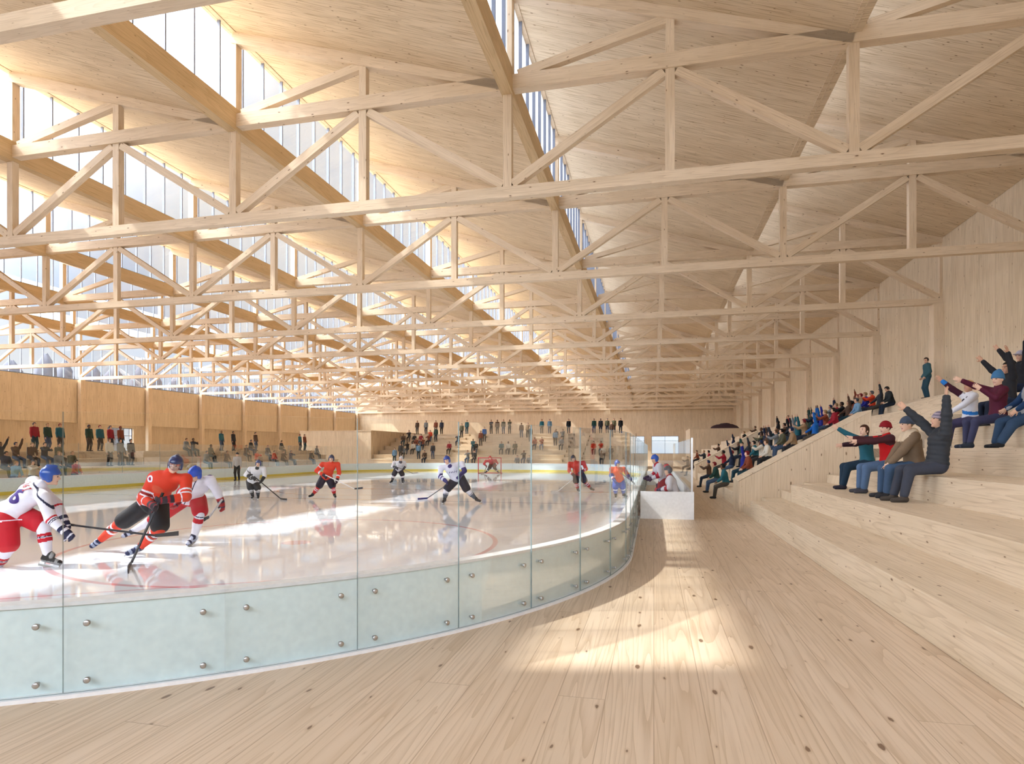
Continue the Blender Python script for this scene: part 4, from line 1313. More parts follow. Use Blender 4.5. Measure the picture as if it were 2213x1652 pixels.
# stand across the ice
LEFT = [(2, 4, 'arms up', 'charcoal'), (1, 12, 'hands on knees', 'navy'), (2, 22, 'one arm up', 'brown'), (0, 34, 'hands on knees', 'light blue'), (2, 62, 'hands on knees', 'brown'), (3, 74, 'standing', 'crimson'), (3, 88, 'standing', 'dark green'), (0, 72, 'clapping', 'cream'), (2, 90, 'clapping', 'charcoal'),
        (2, 108, 'hands on knees', 'olive'), (3, 115, 'standing', 'teal'), (1, 126, 'hands on knees', 'grey'), (1, 140, 'hands on knees', 'olive'), (0, 164, 'hands on knees', 'crimson'), (3, 192, 'standing', 'dark green'), (3, 200, 'standing', 'teal'), (3, 214, 'standing', 'crimson'), (3, 226, 'standing', 'rust'),
        (1, 236, 'standing', 'cream'), (1, 250, 'standing', 'grey'), (2, 262, 'hands on knees', 'grey'), (1, 276, 'standing', 'charcoal'),
        (3, 402, 'hands on knees', 'grey'), (3, 414, 'clapping', 'charcoal'), (1, 446, 'hands on knees', 'grey'), (2, 455, 'hands on knees', 'olive'), (3, 478, 'standing', 'teal'), (1, 490, 'hands on knees', 'brown'), (3, 504, 'standing', 'charcoal'), (2, 532, 'hands on knees', 'brown'), (3, 542, 'hands on knees', 'charcoal'),
        (3, 552, 'standing', 'brown'), (1, 556, 'clapping', 'orange'), (2, 578, 'hands on knees', 'navy'), (1, 592, 'hands on knees', 'orange'), (3, 608, 'hands on knees', 'charcoal'), (1, 612, 'hands on knees', 'brown'), (1, 630, 'clapping', 'navy'), (3, 648, 'standing', 'teal'), (3, 658, 'standing', 'rust'),
        (1, 672, 'hands on knees', 'charcoal'), (2, 684, 'hands on knees', 'grey')]
def left_y(t):
    r_, px, pose, col = t
    q = (px - 1106.5) / FPX
    xx = LX[r_] - (.4 if pose.startswith('standing') else .01)
    yy = xx * (CS + q * SN) / (q * CS - SN)
    return 32.6 if 32.8 < yy < 35.0 else yy
for yy, (r_, px, pose, col), k in spaced(LEFT, left_y, .76, 12.4, 55.6):
    up = pose.startswith('standing')
    crowd(pose, (LX[r_] - (.4 if up else -.01), yy, LZ[r_] if up else LZ[r_] - (LZ[r_] - LZ[r_ - 1] if r_ else LZ[0])), R(-90) + random.uniform(-.12, .12), col, say(col, pose, '%s tier across the ice, number %s' % (ORD[r_], ORD[k])), 'crowd across the ice', .46 / .49)
# ------------------------------------------------------------------ hockey players
from mathutils.bvhtree import BVHTree
def joints(d0, sc, pts, face, base_px, plant=0):
    """pts: joint -> (column, row, depth offset); pairs run from the figure's left to its right;
    the depth follows from the planted skate standing on the ice"""
    pl = pts['an'][plant]
    d0 = (EYE - ICE_Z - .142 * sc) * FPX / (pl[1] - 972) - (pl[2] if len(pl) > 2 else 0)
    base = at(base_px[0], base_px[1], d0); base = Vector((base.x, base.y, ICE_Z))
    W = lambda p: (np.array(at(p[0], p[1], d0 + (p[2] if len(p) > 2 else 0))) - np.array(base)) / sc
    J = {'pel': W(pts['pel']), 'neck': W(pts['neck'])}
    u = nrm(J['neck'] - J['pel'])
    for k in ('sh', 'el', 'wr', 'kn', 'an'): J[k] = [W(p) for p in pts[k]]
    r = J['sh'][1] - J['sh'][0]; r = nrm(r - u * (r @ u)); f = np.cross(u, r)
    J['u'], J['r'], J['f'] = u, r, f
    if 'hip' in pts: J['hip'] = [W(p) for p in pts['hip']]
    else: J['hip'] = [J['pel'] + r * s * .10 - u * .03 for s in (-1, 1)]
    hr = J['hip'][1] - J['hip'][0]; J['hr'] = nrm(hr - u * (hr @ u) * .5)
    # viewing frame: columns right, away, up
    X, Y = np.array((CS, SN, 0)), np.array((-SN, CS, 0))
    wv = lambda v: nrm(X * v[0] + Y * v[1] + V(0, 0, 1) * v[2])
    J['look'] = wv(face)
    J['head'] = W(pts['head']) if 'head' in pts else J['neck'] + u * .10 + V(0, 0, .06) + J['look'] * .03
    J['toe'] = [wv(t) for t in pts['toe']]
    J['d'] = d0
    return J, base

def seg_t(c, a, b):
    ab = b - a
    t = ((c - a) @ ab) / (ab @ ab)
    return t, np.linalg.norm(c - (a + np.clip(t, 0, 1)[:, None] * ab), axis=1)
def on_arm(J, i, lo, hi, part='lower', rad=.12):
    a, b = (J['el'][i], J['wr'][i]) if part == 'lower' else (J['sh'][i], J['el'][i])
    def fn(c):
        t, d = seg_t(c, a, b)
        return (t > lo) & (t < hi) & (d < rad)
    return fn
def near_pt(p, rad): return lambda c: np.linalg.norm(c - p, axis=1) < rad
def ring_pt(p, r0, r1): return lambda c: np.abs(np.linalg.norm(c - p, axis=1) - (r0 + r1) / 2) < (r1 - r0) / 2
def hem_band(J, lo, hi): return lambda c: (((c - J['pel']) @ J['u']) > lo) & (((c - J['pel']) @ J['u']) < hi) & (np.abs((c - J['pel']) @ J['r']) < .24) & (np.linalg.norm(c - J['pel'], axis=1) < .36)

def sock_skin(J, i):
    S = Skin(); h, k, a = J['hip'][i], J['kn'][i], J['an'][i]
    S.limb(k + (h - k) * .16, k, .086, .084, .03); S.limb(k, k + (a - k) * .45, .082, .078, .03); S.limb(k + (a - k) * .45, k + (a - k) * .93, .078, .054, .03)
    return S
def glove_skin(J, i):
    S = Skin(); e, w = J['el'][i], J['wr'][i]; d = nrm(w - e)
    n = nrm(np.cross(d, J['u'])); s = np.cross(d, n)
    S.limb(w - d * .07, w + d * .01, .062, .056, .02)
    S.egg(w + d * .05, (.066, .058, .042), [d, s, n], .015)
    for off, ln in ((-.036, .07), (-.012, .085), (.013, .085), (.036, .072)):
        a = w + d * .095 + s * off; b = a + nrm(d + n * .5) * ln * .5; c = b + nrm(d * .3 + n) * ln * .5
        S.limb(a, b, .017, .016, .008); S.limb(b, c, .016, .014, .006)
    a = w + d * .03 + s * .05; b = a + nrm(d + s * .5 + n * .3) * .055
    S.limb(a, b, .019, .017, .008); S.limb(b, b + nrm(d * .5 + n) * .03, .017, .014, .006)
    return S
def helmet_skin(J):
    hr, hf, hu = head_axes(J); H = J['head']
    S = Skin()
    S.egg(H + hu * .034 - hf * .010, (.100, .124, .118), [hr, hf, hu], .01)
    for sg in (-1, 1): S.egg(H + hr * sg * .083 - hf * .01 - hu * .02, (.022, .045, .055), [hr, hf, hu], .02)
    S.limb(H + hu * .15 - hf * .06, H + hu * .15 + hf * .05, .012, .012, .03)
    S.carve.append(lambda P: np.minimum(-((P - H) @ hu - .030 - .10 * ((P - H) @ hf)), np.maximum((P - H) @ hf - .03, -((P - H) @ hu + .085))))
    return S
def strip_pts(J): return J

def skate(J, i, boot, parent, h, trim=None):
    an, t = J['an'][i], J['toe'][i]
    d = nrm(J['kn'][i] - an)
    n = nrm(d - t * (d @ t))          # sole normal
    S = Skin()
    S.limb(an - n * .030 - t * .035, an + t * .155 - n * .045, .047, .041, .03)
    S.limb(an - n * .01, an + d * .095, .050, .056, .03)
    S.egg(an + t * .03 + n * .03, (.05, .05, .05), None, .02)
    S.plane(an - n * .080, -n)
    mats = [boot] + ([trim] if trim else [])
    rl = [(1, lambda c: (((c - an) @ n) < -.045) | (np.abs(((c - an) @ t) - .13) < .02) | ((((c - an) @ t) > .03) & (((c - an) @ n) > -.005) & (((c - an) @ t) < .07)))] if trim else ()
    o = S.build('skate', mats, parent, h, rl)
    s = np.cross(n, t)
    m = MB(); b = an - n * .078
    def blk(p0, p1, w0, zlo, zhi, mi):
        q = len(m.v)
        for p in (p0, p1):
            for z in (zlo, zhi):
                for sg in (-1, 1): m.v.append(tuple(p - n * z + s * sg * w0))
        for f in ((0, 1, 3, 2), (4, 6, 7, 5), (0, 4, 5, 1), (2, 3, 7, 6), (0, 2, 6, 4), (1, 5, 7, 3)):
            m.f.append(tuple(q + k for k in f)); m.m.append(mi)
    blk(b - t * .085, b + t * .20, .006, .028, .062, 1)
    blk(b - t * .07, b - t * .01, .016, -.004, .032, 0)
    blk(b + t * .10, b + t * .175, .016, -.004, .032, 0)
    blk(b - t * .07, b + t * .175, .008, .018, .032, 0)
    m.build('blade', [M['white'], M['steel']], o)
    return o

def player(J, base, sc, k, label, h=.018, group=None, detail=True):
    o = empty('person', base); o.scale = (sc,) * 3
    tag(o, label, 'person', group)
    F = lambda c, r=.65: plain(c, r, 'jersey fabric')
    sk = skin_mat(k.get('skin', 2))
    fm = [sk, plain((.03, .025, .02), .3, 'eye'), plain((.50, .22, .20), .5, 'lips'), plain((.10, .06, .04), .7, 'brow')]
    body_skin(J, False, False, False).build('body', fm if detail else [sk], o, h, face_rules(J) if detail else ())
    jm = [F(c) for c in k['jersey']]
    jr = k['jr'](J) if 'jr' in k else ()
    top = jacket(J, k.get('bulk', .045), k.get('hem', .13), cuff=.9, open_hem=.02)
    if k.get('tail'):      # a jersey worn loose over a crouching back
        pass
    jo = top.build('jersey', jm, o, h * .8, jr)
    trousers(J, .05, .08, short=.86).build('hockey_pants', [F(c) for c in k['pants']], o, h, k['pr'](J) if 'pr' in k else ())
    for i in (0, 1):
        sm = [F(c) for c in k['socks']]
        a, b = J['kn'][i], J['an'][i]
        rl = []
        for mi, lo, hi in k.get('sr', ()):
            rl.append((mi, (lambda a, b, lo, hi: lambda c: (seg_t(c, a, b)[0] > lo) & (seg_t(c, a, b)[0] < hi))(a, b, lo, hi)))
        sock_skin(J, i).build('sock', sm, o, h * .8, rl)
        gm = [F(c, .5) for c in k['gloves']]
        e, w = J['el'][i], J['wr'][i]
        gl = [(1, (lambda e, w: lambda c: (np.abs(((c - w) @ nrm(w - e)) + .01) < .018) | (np.abs(((c - w) @ nrm(w - e)) - .085) < .010))(e, w))] if len(gm) > 1 else ()
        glove_skin(J, i).build('glove', gm, o, h * .8, gl)
        skate(J, i, F(k.get('boot', (.02, .02, .025)), .35), o, h * .8, F(k['trim'], .4) if 'trim' in k else None)
    helmet_skin(J).build('helmet', plain(k['helmet'], .25, 'helmet shell', .6), o, h * .7)
    if k.get('visor'):
        hr, hf, hu = head_axes(J); H = J['head']
        m = MB(); n = 9
        for q in range(n):
            a = R(-62 + 124 * q / (n - 1))
            for z in (.045, -.05):
                p = H + hr * math.sin(a) * .098 + hf * (math.cos(a) * .128 - .004) + hu * z
                m.v.append(tuple(p))
        for q in range(n - 1):
            m.f.append((2 * q, 2 * q + 1, 2 * q + 3, 2 * q + 2)); m.m.append(0)
        v = m.build('visor', glass('visor glass', (.90, .91, .94), .35), o, True)
        sd = v.modifiers.new('thickness', 'SOLIDIFY'); sd.thickness = .003
    return o, jo

def stick(p0, p1, p2, label, shaft, blade, tape=None):
    p0, p1, p2 = Vector(p0), Vector(p1), Vector(p2)
    o = empty('hockey_stick', p1); tag(o, label, 'hockey stick', 'hockey sticks on the ice')
    L = lambda p: p - p1
    m = MB()
    bar('shaft', L(p0), L(p1), .024, .030, plain(shaft, .4, 'stick shaft'), o)
    side = (p2 - p1); up = (p0 - p1)
    m = MB(); n = 6; rows = []
    bend = side.cross(Vector((0, 0, 1))).normalized() * .02
    for q in range(n + 1):
        t = q / n
        c = side * t + bend * math.sin(t * math.pi)
        hh = .026 + .012 * t
        th = bend.normalized() * .007
        for off in (-th, th):
            m.v.append(tuple(c + off + Vector((0, 0, hh)))); m.v.append(tuple(c + off - Vector((0, 0, hh))))
    for q in range(n):
        a = 4 * q; b = a + 4
        for f in ((a, a + 1, b + 1, b), (a + 2, b + 2, b + 3, a + 3), (a, b, b + 2, a + 2), (a + 1, a + 3, b + 3, b + 1)):
            m.f.append(f); m.m.append(0)
    for a in (0, 4 * n): m.f.append((a, a + 1, a + 3, a + 2)); m.m.append(0)
    m.build('blade', plain(blade, .5, 'stick blade'), o)
    if tape: bar('grip_tape', L(p0.lerp(p1, -.005)), L(p0.lerp(p1, .14)), .03, .036, plain(tape, .8, 'grip tape'), o)
    return o

def print_on(text, jo, center, xd, yd, size, mat, parent, name, hit_from, bold=.02):
    """lettering laid onto a jersey"""
    fc = bpy.data.curves.new(name, 'FONT'); fc.body = text; fc.size = size; fc.align_x = 'CENTER'; fc.align_y = 'CENTER'; fc.offset = bold * size; fc.resolution_u = 6
    t = bpy.data.objects.new(name, fc); COL.objects.link(t)
    dg = bpy.context.evaluated_depsgraph_get()
    me = bpy.data.meshes.new_from_object(t.evaluated_get(dg)); bpy.data.objects.remove(t)
    bm = bmesh.new(); bm.from_mesh(me); bmesh.ops.triangulate(bm, faces=bm.faces)
    for _ in range(4):
        ed = [e for e in bm.edges if e.calc_length() > size * .09]
        if not ed: break
        bmesh.ops.subdivide_edges(bm, edges=ed, cuts=1); bmesh.ops.triangulate(bm, faces=bm.faces)
    tree = BVHTree.FromPolygons([v.co for v in jo.data.vertices], [p.vertices for p in jo.data.polygons])
    c, xd, yd, nf = Vector(center), Vector(xd), Vector(yd), Vector(hit_from)
    for v in bm.verts:
        p = c + xd * v.co.x + yd * v.co.y + nf * .5
        h = tree.ray_cast(p, -nf)
        v.co = (h[0] + nf * .006) if h[0] is not None else c + xd * v.co.x + yd * v.co.y
    bm.to_mesh(me); bm.free(); me.materials.clear(); me.materials.append(mat)
    return link(bpy.data.objects.new(name, me), parent)

def gnd(px, py, z=ICE_Z + .032):
    return at(px, py, (EYE - z) * FPX / (py - 972))
WHT, RED, NVY, BLK, ORG = srgb(226, 222, 232), srgb(188, 22, 40), srgb(26, 28, 62), (.014, .014, .018), srgb(214, 58, 34)
PUR, BLU, DRED = srgb(52, 26, 110), srgb(26, 74, 158), srgb(160, 24, 36)

# white and red player with his back turned, at the edge of the picture
J, b = joints(9.7, 1.16, dict(pel=(18, 1112, .0), neck=(84, 1052, .05), head=(110, 1030, .12), sh=[(72, 1043, .34), (94, 1076, -.10)], el=[(122, 1090, .40), (110, 1122, -.12)], wr=[(140, 1128, .34), (142, 1150, -.12)],
     hip=[(34, 1106, .12), (14, 1124, -.10)], kn=[(92, 1134, .02), (18, 1184, -.12)], an=[(104, 1204, .0), (-16, 1236, .14)], toe=[(1, .15, -.28), (.6, .2, -.8)]), (.85, .5, -.12), (40, 1235))
def r16(J): return [(1, on_arm(J, 1, .02, .10)), (2, on_arm(J, 1, .15, .20)), (2, on_arm(J, 1, .24, .28)), (1, on_arm(J, 0, .1, .2)), (2, hem_band(J, -.13, -.09)), (2, lambda c: np.abs(((c - J['neck']) @ J['u']) - .01) < .012)]
p16, j16 = player(J, b, 1.16, dict(jersey=[WHT, RED, NVY], jr=r16, pants=[RED, WHT], pr=lambda J: [(1, on_arm({'el': J['hip'], 'wr': J['kn']}, 1, .02, .06, rad=.2))], socks=[WHT, RED, NVY],
     sr=[(1, .28, .36), (1, .42, .54), (2, .37, .40)], gloves=[NVY, WHT], helmet=BLU, boot=(.02, .02, .022), trim=srgb(150, 150, 150), hem=.12), 'hockey player in white jersey 16 and red pants with his back turned, blue helmet', .013)
f_, u_, r_ = J['f'], J['u'], J['r']
bc = J['pel'] * .42 + J['neck'] * .58
print_on('16', j16, bc - r_ * .02, r_, u_, .33, plain(PUR, .6, 'number print'), p16, 'number', -f_, .03)
nb = J['pel'] * .12 + J['neck'] * .88
print_on('[ 16 ]', j16, nb, r_, u_, .09, plain(DRED, .6, 'name print'), p16, 'name_bar', -f_, .02)
stick(at(132, 1132, J['d'] + .34), at(335, 1158, J['d'] + .42), at(386, 1153, J['d'] + .5), 'dark hockey stick reaching across in front of the orange player\'s legs', (.03, .03, .035), (.045, .04, .04), (.02, .02, .02))

# orange player, the largest figure
J, b = joints(10.3, 1.14, dict(pel=(327, 1086, .05), neck=(366, 1024, -.12), head=(379, 1005, -.22), sh=[(402, 1036, -.06), (333, 1033, -.10)], el=[(402, 1074, -.22), (310, 1078, -.18)], wr=[(362, 1080, -.40), (332, 1094, -.42)],
     hip=[(344, 1094, -.03), (312, 1096, .08)], kn=[(346, 1142, -.22), (262, 1130, .25)], an=[(301, 1184, .02), (216, 1168, .55)], toe=[(-.55, -.7, -.30), (-.75, -.2, -.6)]), (.22, -.95, -.22), (292, 1212))
def ror(J):
    ch = J['pel'] * .42 + J['neck'] * .58 + J['f'] * .17
    return [(1, hem_band(J, -.05, -.02)), (2, hem_band(J, -.13, -.05)), (1, hem_band(J, .01, .035)),
            (1, on_arm(J, 1, .62, .70, 'upper')), (1, on_arm(J, 1, .82, .88, 'upper')), (2, on_arm(J, 1, .70, .82, 'upper')), (1, on_arm(J, 0, .62, .70, 'upper')), (1, on_arm(J, 0, .82, .9, 'upper')), (1, on_arm(J, 0, .25, .32)), (1, on_arm(J, 1, .25, .32)),
            (3, near_pt(J['sh'][1] + J['f'] * .09 + V(0, 0, .02), .055)), (4, near_pt(J['sh'][1] + J['f'] * .09 + V(0, 0, .02), .034)),
            (5, lambda c: (np.hypot(((c - ch) @ J['r']), ((c - ch) @ J['u']) * 1.3) < .085) & (((c - J['pel']) @ J['f']) > .05))]
por, jor = player(J, b, 1.14, dict(jersey=[ORG, WHT, srgb(150, 30, 30), WHT, srgb(150, 20, 70), srgb(206, 84, 58)], jr=ror, pants=[BLK, NVY], socks=[ORG, WHT, srgb(160, 40, 24)], sr=[(1, .20, .27), (2, .27, .36), (1, .36, .43)],
     gloves=[(.03, .02, .03), DRED], helmet=srgb(30, 42, 90), boot=srgb(22, 32, 74), trim=srgb(150, 160, 185), visor=True, skin=2, hem=.13), 'hockey player in orange jersey and black pants leaning into a turn before the others', .012)
stick(at(352, 1066, J['d'] - .42), gnd(284, 1217), gnd(277, 1236), 'dark hockey stick held by the orange player nearest the glass', (.03, .03, .035), (.03, .03, .035), (.02, .02, .02))

# white and red player bent behind him
J, b = joints(11.4, 1.12, dict(pel=(410, 1074, .18), neck=(430, 1040, -.22), head=(421, 1026, -.36), sh=[(454, 1038, -.15), (408, 1044, -.12)], el=[(470, 1064, -.05), (394, 1068, -.10)], wr=[(478, 1086, .0), (384, 1086, -.25)],
     hip=[(428, 1080, .16), (396, 1080, .2)], kn=[(433, 1108, -.10), (350, 1112, .05)], an=[(419, 1162, .0), (288, 1148, .25)], toe=[(-.1, -.9, -.25), (-.6, -.6, -.4)]), (-.25, -.75, -.62), (417, 1188))
def rw3(J): return [(1, on_arm(J, 0, .55, .62)), (2, on_arm(J, 0, .66, .72)), (2, lambda c: np.abs(((c - J['pel']) @ J['r'] - .05)) < .008), (3, near_pt(J['sh'][0] + V(0, 0, .06), .05))]
player(J, b, 1.12, dict(jersey=[WHT, RED, NVY, PUR], jr=rw3, pants=[RED, WHT], pr=lambda J: [], socks=[WHT, RED, NVY], sr=[(2, .10, .14), (1, .20, .38)], gloves=[srgb(150, 26, 34), NVY], helmet=srgb(30, 78, 190), boot=srgb(190, 194, 215), trim=NVY),
       'hockey player in white jersey and red pants bent low behind the orange player', .013)
stick(at(480, 1080, J['d'] - .1), at(452, 1118, J['d'] - .5), at(440, 1124, J['d'] - .55), 'short visible white hockey stick held behind the orange player', srgb(200, 200, 205), srgb(60, 60, 66))

# players further out
J, b = joints(23.7, 1.0, dict(pel=(546, 1042), neck=(557, 1011, -.15), sh=[(570, 1013, -.1), (541, 1014, -.1)], el=[(572, 1029, -.15), (531, 1027, -.1)], wr=[(566, 1039, -.3), (548, 1034, -.3)], kn=[(557, 1056, -.15), (542, 1056, -.15)], an=[(558, 1072, 0), (546, 1072, 0)],
     toe=[(.3, -.9, -.1), (.2, -.9, -.1)]), (.1, -.95, -.1), (552, 1078))
player(J, b, 1.0, dict(jersey=[srgb(222, 220, 224), BLK], jr=lambda J: [(1, on_arm(J, 0, .3, .7)), (1, on_arm(J, 1, .3, .7)), (1, hem_band(J, -.13, -.08)), (1, lambda c: np.abs(((c - J['pel']) @ J['u']) - .22 - .5 * ((c - J['pel']) @ J['r'])) < .014), (1, near_pt(J['neck'] + J['f'] * .06, .07))],
     pants=[BLK], socks=[srgb(215, 215, 218), srgb(70, 72, 78)], sr=[(1, .30, .36), (1, .42, 1.2)], gloves=[BLK], helmet=srgb(38, 56, 110)), 'hockey player in white jersey, black pants and blue helmet beside the referee', .02)
stick(at(549, 1030, J['d'] - .32), gnd(606, 1078), gnd(620, 1080), 'black hockey stick of the white player beside the referee', (.03, .03, .035), (.03, .03, .03))

J, b = joints(23.9, 1.05, dict(pel=(706, 1032), neck=(715, 1001, -.15), sh=[(730, 1004, -.1), (697, 1004, -.1)], el=[(733, 1022, -.1), (684, 1018, -.1)], wr=[(728, 1040, -.3), (702, 1029, -.3)], kn=[(719, 1052, -.1), (689, 1052, -.1)], an=[(723, 1070, 0), (676, 1069, 0)],
     toe=[(.4, -.9, -.1), (-.3, -.9, -.1)]), (.0, -.95, -.1), (702, 1077))
player(J, b, 1.05, dict(jersey=[ORG, WHT, srgb(150, 28, 30)], jr=lambda J: [(1, on_arm(J, 0, .35, .5)), (1, on_arm(J, 1, .35, .5)), (1, on_arm(J, 1, .3, .42, 'upper')), (2, hem_band(J, -.13, -.03))], pants=[srgb(24, 18, 44)], socks=[srgb(196, 36, 44), WHT], sr=[(1, .22, .30), (1, .38, .45)],
     gloves=[srgb(44, 14, 36)], helmet=srgb(34, 40, 76)), 'hockey player in orange red jersey facing the viewer in open ice', .02)
stick(at(703, 1027, J['d'] - .35), at(766, 1057, J['d'] - .6), at(784, 1055, J['d'] - .6), 'white hockey stick of the orange red player in open ice', srgb(225, 222, 225), srgb(60, 60, 66))

J, b = joints(35.4, 1.05, dict(pel=(861, 1015), neck=(866, 998, -.2), sh=[(874, 1000), (852, 1000)], el=[(876, 1008, -.1), (848, 1008, -.1)], wr=[(872, 1014, -.3), (857, 1012, -.3)], kn=[(870, 1027, -.1), (851, 1027, -.1)], an=[(870, 1040), (847, 1040)], toe=[(.2, -.9, -.1), (-.3, -.9, -.1)]), (0, -.95, -.1), (860, 1043))
player(J, b, 1.05, dict(jersey=[srgb(216, 214, 222), srgb(70, 70, 84)], jr=lambda J: [(1, on_arm(J, 0, .3, .7)), (1, on_arm(J, 1, .3, .7)), (1, near_pt(J['neck'] + J['f'] * .06, .09))], pants=[srgb(34, 30, 48)], socks=[WHT, srgb(60, 60, 70)], sr=[(1, .4, 1.2)], gloves=[srgb(40, 40, 54)], helmet=srgb(200, 200, 208)),
       'small hockey player in white jersey far down the ice', .026, detail=False)
stick(at(858, 1010, J['d'] - .3), at(893, 1024, J['d'] - .5), at(903, 1022, J['d'] - .5), 'hockey stick of the small white player far down the ice', srgb(120, 116, 112), srgb(180, 176, 172))

J, b = joints(22.0, 1.12, dict(pel=(988, 1034), neck=(972, 1006, -.1), head=(966, 996, -.16), sh=[(998, 1003, -.05), (953, 1012, -.1)], el=[(1004, 1018, -.15), (951, 1030, -.1)], wr=[(995, 1028, -.35), (963, 1040, -.35)], kn=[(1010, 1060, -.05), (965, 1058, -.15)], an=[(1029, 1079, .1), (961, 1080, -.1)],
     toe=[(.6, -.7, -.1), (-.2, -.9, -.1)]), (-.35, -.9, -.1), (985, 1087))
def r7(J):
    ch = J['pel'] * .45 + J['neck'] * .55
    return [(1, on_arm(J, 0, -.3, .9)), (1, on_arm(J, 1, .05, .2)), (1, on_arm(J, 1, .35, .5)), (1, near_pt(J['neck'] + J['f'] * .07 - J['u'] * .03, .075)), (2, near_pt(J['sh'][1] + V(0, 0, .03), .05)),
            (1, lambda c: (np.abs(((c - ch) @ J['u']) - .35 * ((c - ch) @ J['r']) - .02 * np.sin(((c - ch) @ J['r']) * 90)) < .012) & (np.abs((c - ch) @ J['r']) < .12) & (((c - ch) @ J['f']) > 0))]
player(J, b, 1.12, dict(jersey=[srgb(222, 220, 236), srgb(48, 38, 104), srgb(224, 140, 100)], jr=r7, pants=[srgb(18, 20, 42), WHT], socks=[WHT, srgb(84, 90, 104), NVY], sr=[(1, .42, .86), (2, .34, .38)], gloves=[srgb(40, 32, 96)], helmet=srgb(36, 64, 152)),
       'hockey player in white jersey with purple trim, legs wide apart', .018)
stick(at(998, 1026, J['d'] - .4), gnd(924, 1077), gnd(903, 1079), 'dark hockey stick with blue blade held by the wide legged white player', (.03, .03, .04), srgb(52, 46, 120))

J, b = joints(27.6, 1.08, dict(pel=(1250, 1024), neck=(1243, 999, -.15), head=(1239, 992, -.2), sh=[(1261, 1001, -.05), (1231, 1003, -.1)], el=[(1267, 1014, -.1), (1230, 1018, -.1)], wr=[(1257, 1020, -.3), (1240, 1028, -.3)], kn=[(1264, 1041, 0), (1245, 1042, -.15)], an=[(1277, 1056, .1), (1249, 1058, 0)],
     toe=[(.5, -.8, -.1), (.1, -.9, -.1)]), (-.4, -.9, -.2), (1256, 1064))
player(J, b, 1.08, dict(jersey=[ORG, WHT, srgb(150, 28, 30)], jr=lambda J: [(1, on_arm(J, 0, .4, .55)), (1, on_arm(J, 1, .4, .55)), (2, hem_band(J, -.13, .08))], pants=[srgb(34, 16, 30)], socks=[srgb(190, 60, 62), WHT], sr=[(1, .22, .32), (1, .42, .5)], gloves=[srgb(60, 20, 30)], helmet=srgb(54, 50, 70)),
       'hockey player in orange jersey seen through the glass on the far blue line', .022)
stick(at(1266, 1013, J['d'] - .25), gnd(1206, 1062), gnd(1191, 1063), 'white hockey stick of the orange player on the far blue line', srgb(222, 218, 216), srgb(225, 222, 222))

J, b = joints(24.6, 1.0, dict(pel=(1337, 1038), neck=(1334, 1012, -.15), sh=[(1348, 1014, 0), (1322, 1014, -.1)], el=[(1356, 1026, -.1), (1320, 1028, -.1)], wr=[(1362, 1034, -.25), (1328, 1038, -.25)], kn=[(1346, 1054, -.1), (1330, 1054, -.1)], an=[(1348, 1069, 0), (1331, 1070, 0)], toe=[(.5, -.8, -.1), (-.2, -.9, -.1)]), (.5, -.8, -.1), (1338, 1075))
player(J, b, 1.0, dict(jersey=[srgb(220, 84, 54), WHT, BLU], jr=lambda J: [(2, on_arm(J, 0, .2, .9)), (2, on_arm(J, 1, -.2, .4)), (1, on_arm(J, 1, .4, .6))], pants=[BLU], socks=[srgb(60, 90, 160), WHT], sr=[(1, .2, .34)], gloves=[srgb(40, 60, 120)], helmet=srgb(44, 86, 170)),
       'hockey player in orange jersey and blue pants close to the team bench', .022)
stick(at(1340, 1022, J['d'] - .25), at(1362, 1038, J['d'] - .4), at(1372, 1046, J['d'] - .4), 'thin dark hockey stick beside the team bench boards', (.04, .04, .05), (.05, .05, .06))

J, b = joints(46.2, 1.12, dict(pel=(1064, 1003, .2), neck=(1060, 994, -.2), sh=[(1071, 995, -.1), (1050, 997, -.1)], el=[(1075, 1002, -.2), (1046, 1003, -.2)], wr=[(1071, 1007, -.35), (1050, 1007, -.35)], kn=[(1069, 1012, -.2), (1058, 1012, -.2)], an=[(1076, 1020), (1051, 1020)], toe=[(.3, -.9, -.1), (-.3, -.9, -.1)]), (0, -.95, -.2), (1063, 1025))
player(J, b, 1.12, dict(jersey=[srgb(180, 26, 50), WHT], jr=lambda J: [(1, on_arm(J, 0, .3, .6))], pants=[srgb(60, 20, 30)], socks=[srgb(40, 40, 46), WHT], sr=[(1, .5, .7)], gloves=[srgb(120, 30, 40)], helmet=srgb(190, 30, 52)), 'goalkeeper in red crouching in front of the far net', .028, detail=False)
stick(at(1052, 1006, J['d'] - .4), gnd(1046, 1024), gnd(1039, 1025), 'goalkeeper stick lying towards the far goal line', srgb(60, 50, 50), srgb(200, 196, 196))

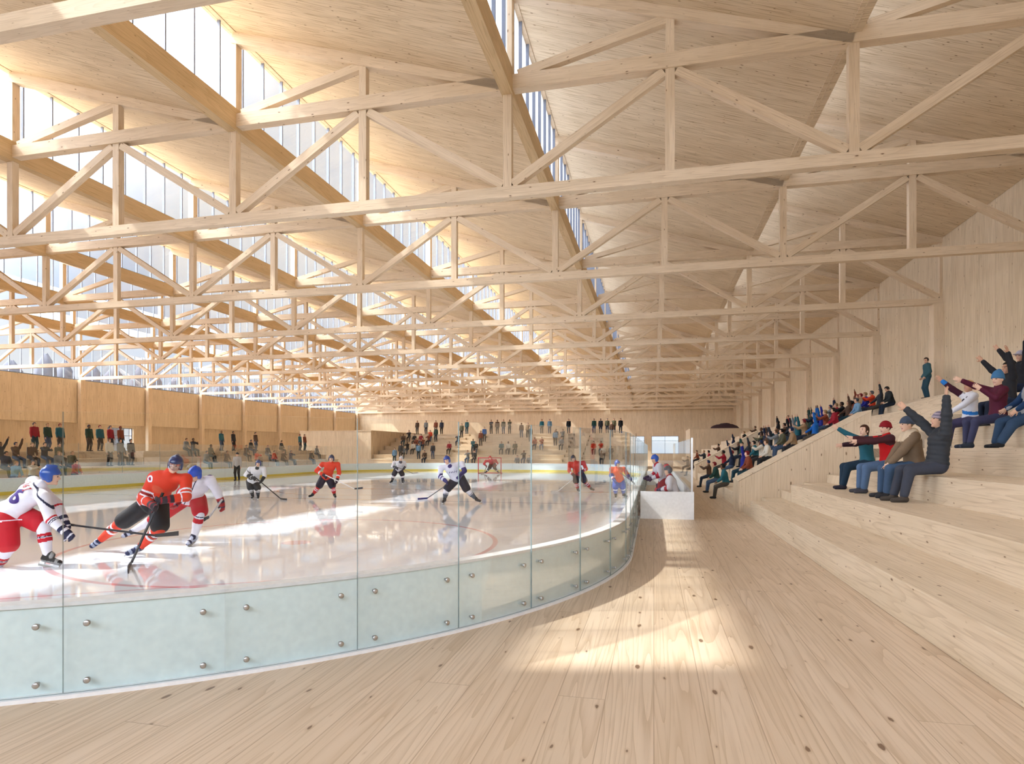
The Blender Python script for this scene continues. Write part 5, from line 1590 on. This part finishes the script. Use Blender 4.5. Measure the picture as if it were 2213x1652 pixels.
# referee
rp = at(513, 1040, 36.9)
spectator(POSES['standing'], (rp.x, rp.y, ICE_Z), R(180) + YAW, .98, dict(skin=2, top=srgb(176, 170, 166), hem=.14, legs=(.014, .014, .016), head='beanie', hat=(.02, .02, .025)), 'referee in pale grey top and black trousers standing on the ice', .022, False)

# team bench players
bench_pose = skeleton(pel=(0, -.05, .93), lean=(0, .50, 1), hands=((-.18, .40, .98), (.2, .38, 1.0)), look=(-.2, 1, -.25))
bench_pose2 = seated(KNEES, lean=(0, .25, 1), look=(-.4, 1, -.1), seat=.405)
for (x, y, P, lab, jc, hc) in ((.26, 19.0, bench_pose, 'player in white and red leaning over the boards at the team bench, blue helmet', srgb(208, 204, 214), srgb(34, 88, 190)),
                               (.46, 17.95, bench_pose2, 'player in white jersey sitting at the near end of the team bench', srgb(214, 206, 212), srgb(92, 94, 106)),
                               (.46, 19.75, bench_pose2, 'player in white and red sitting second on the team bench', srgb(214, 200, 206), srgb(196, 60, 72)),
                               (.46, 20.7, bench_pose2, 'player in white sitting third on the team bench', srgb(206, 204, 210), srgb(120, 110, 112))):
    def rb_(J): return [(1, on_arm(J, 0, .1, .5)), (1, on_arm(J, 1, .1, .5)), (1, hem_band(J, -.12, -.02)), (1, near_pt(J['neck'], .11))]
    J = dict(P)
    o = empty('person', (x, y, .062), WEST + (R(18) if P is bench_pose else 0)); tag(o, lab, 'person', 'players on the team bench')
    body_skin(J, False, False, False).build('body', [skin_mat(2)], o, .02)
    jacket(J, .05, .13).build('jersey', [plain(jc, .65, 'jersey fabric'), plain(srgb(176, 30, 52), .65, 'jersey fabric')], o, .018, rb_(J))
    trousers(J, .05, .08).build('hockey_pants', plain(srgb(150, 20, 36), .65, 'jersey fabric'), o, .02)
    for i in (0, 1):
        glove_skin(J, i).build('glove', plain(srgb(60, 40, 70), .5, 'jersey fabric'), o, .018)
        skate(J, i, plain((.02, .02, .025), .35, 'jersey fabric'), o, .018)
    helmet_skin(J).build('helmet', plain(hc, .25, 'helmet shell', .6), o, .016)
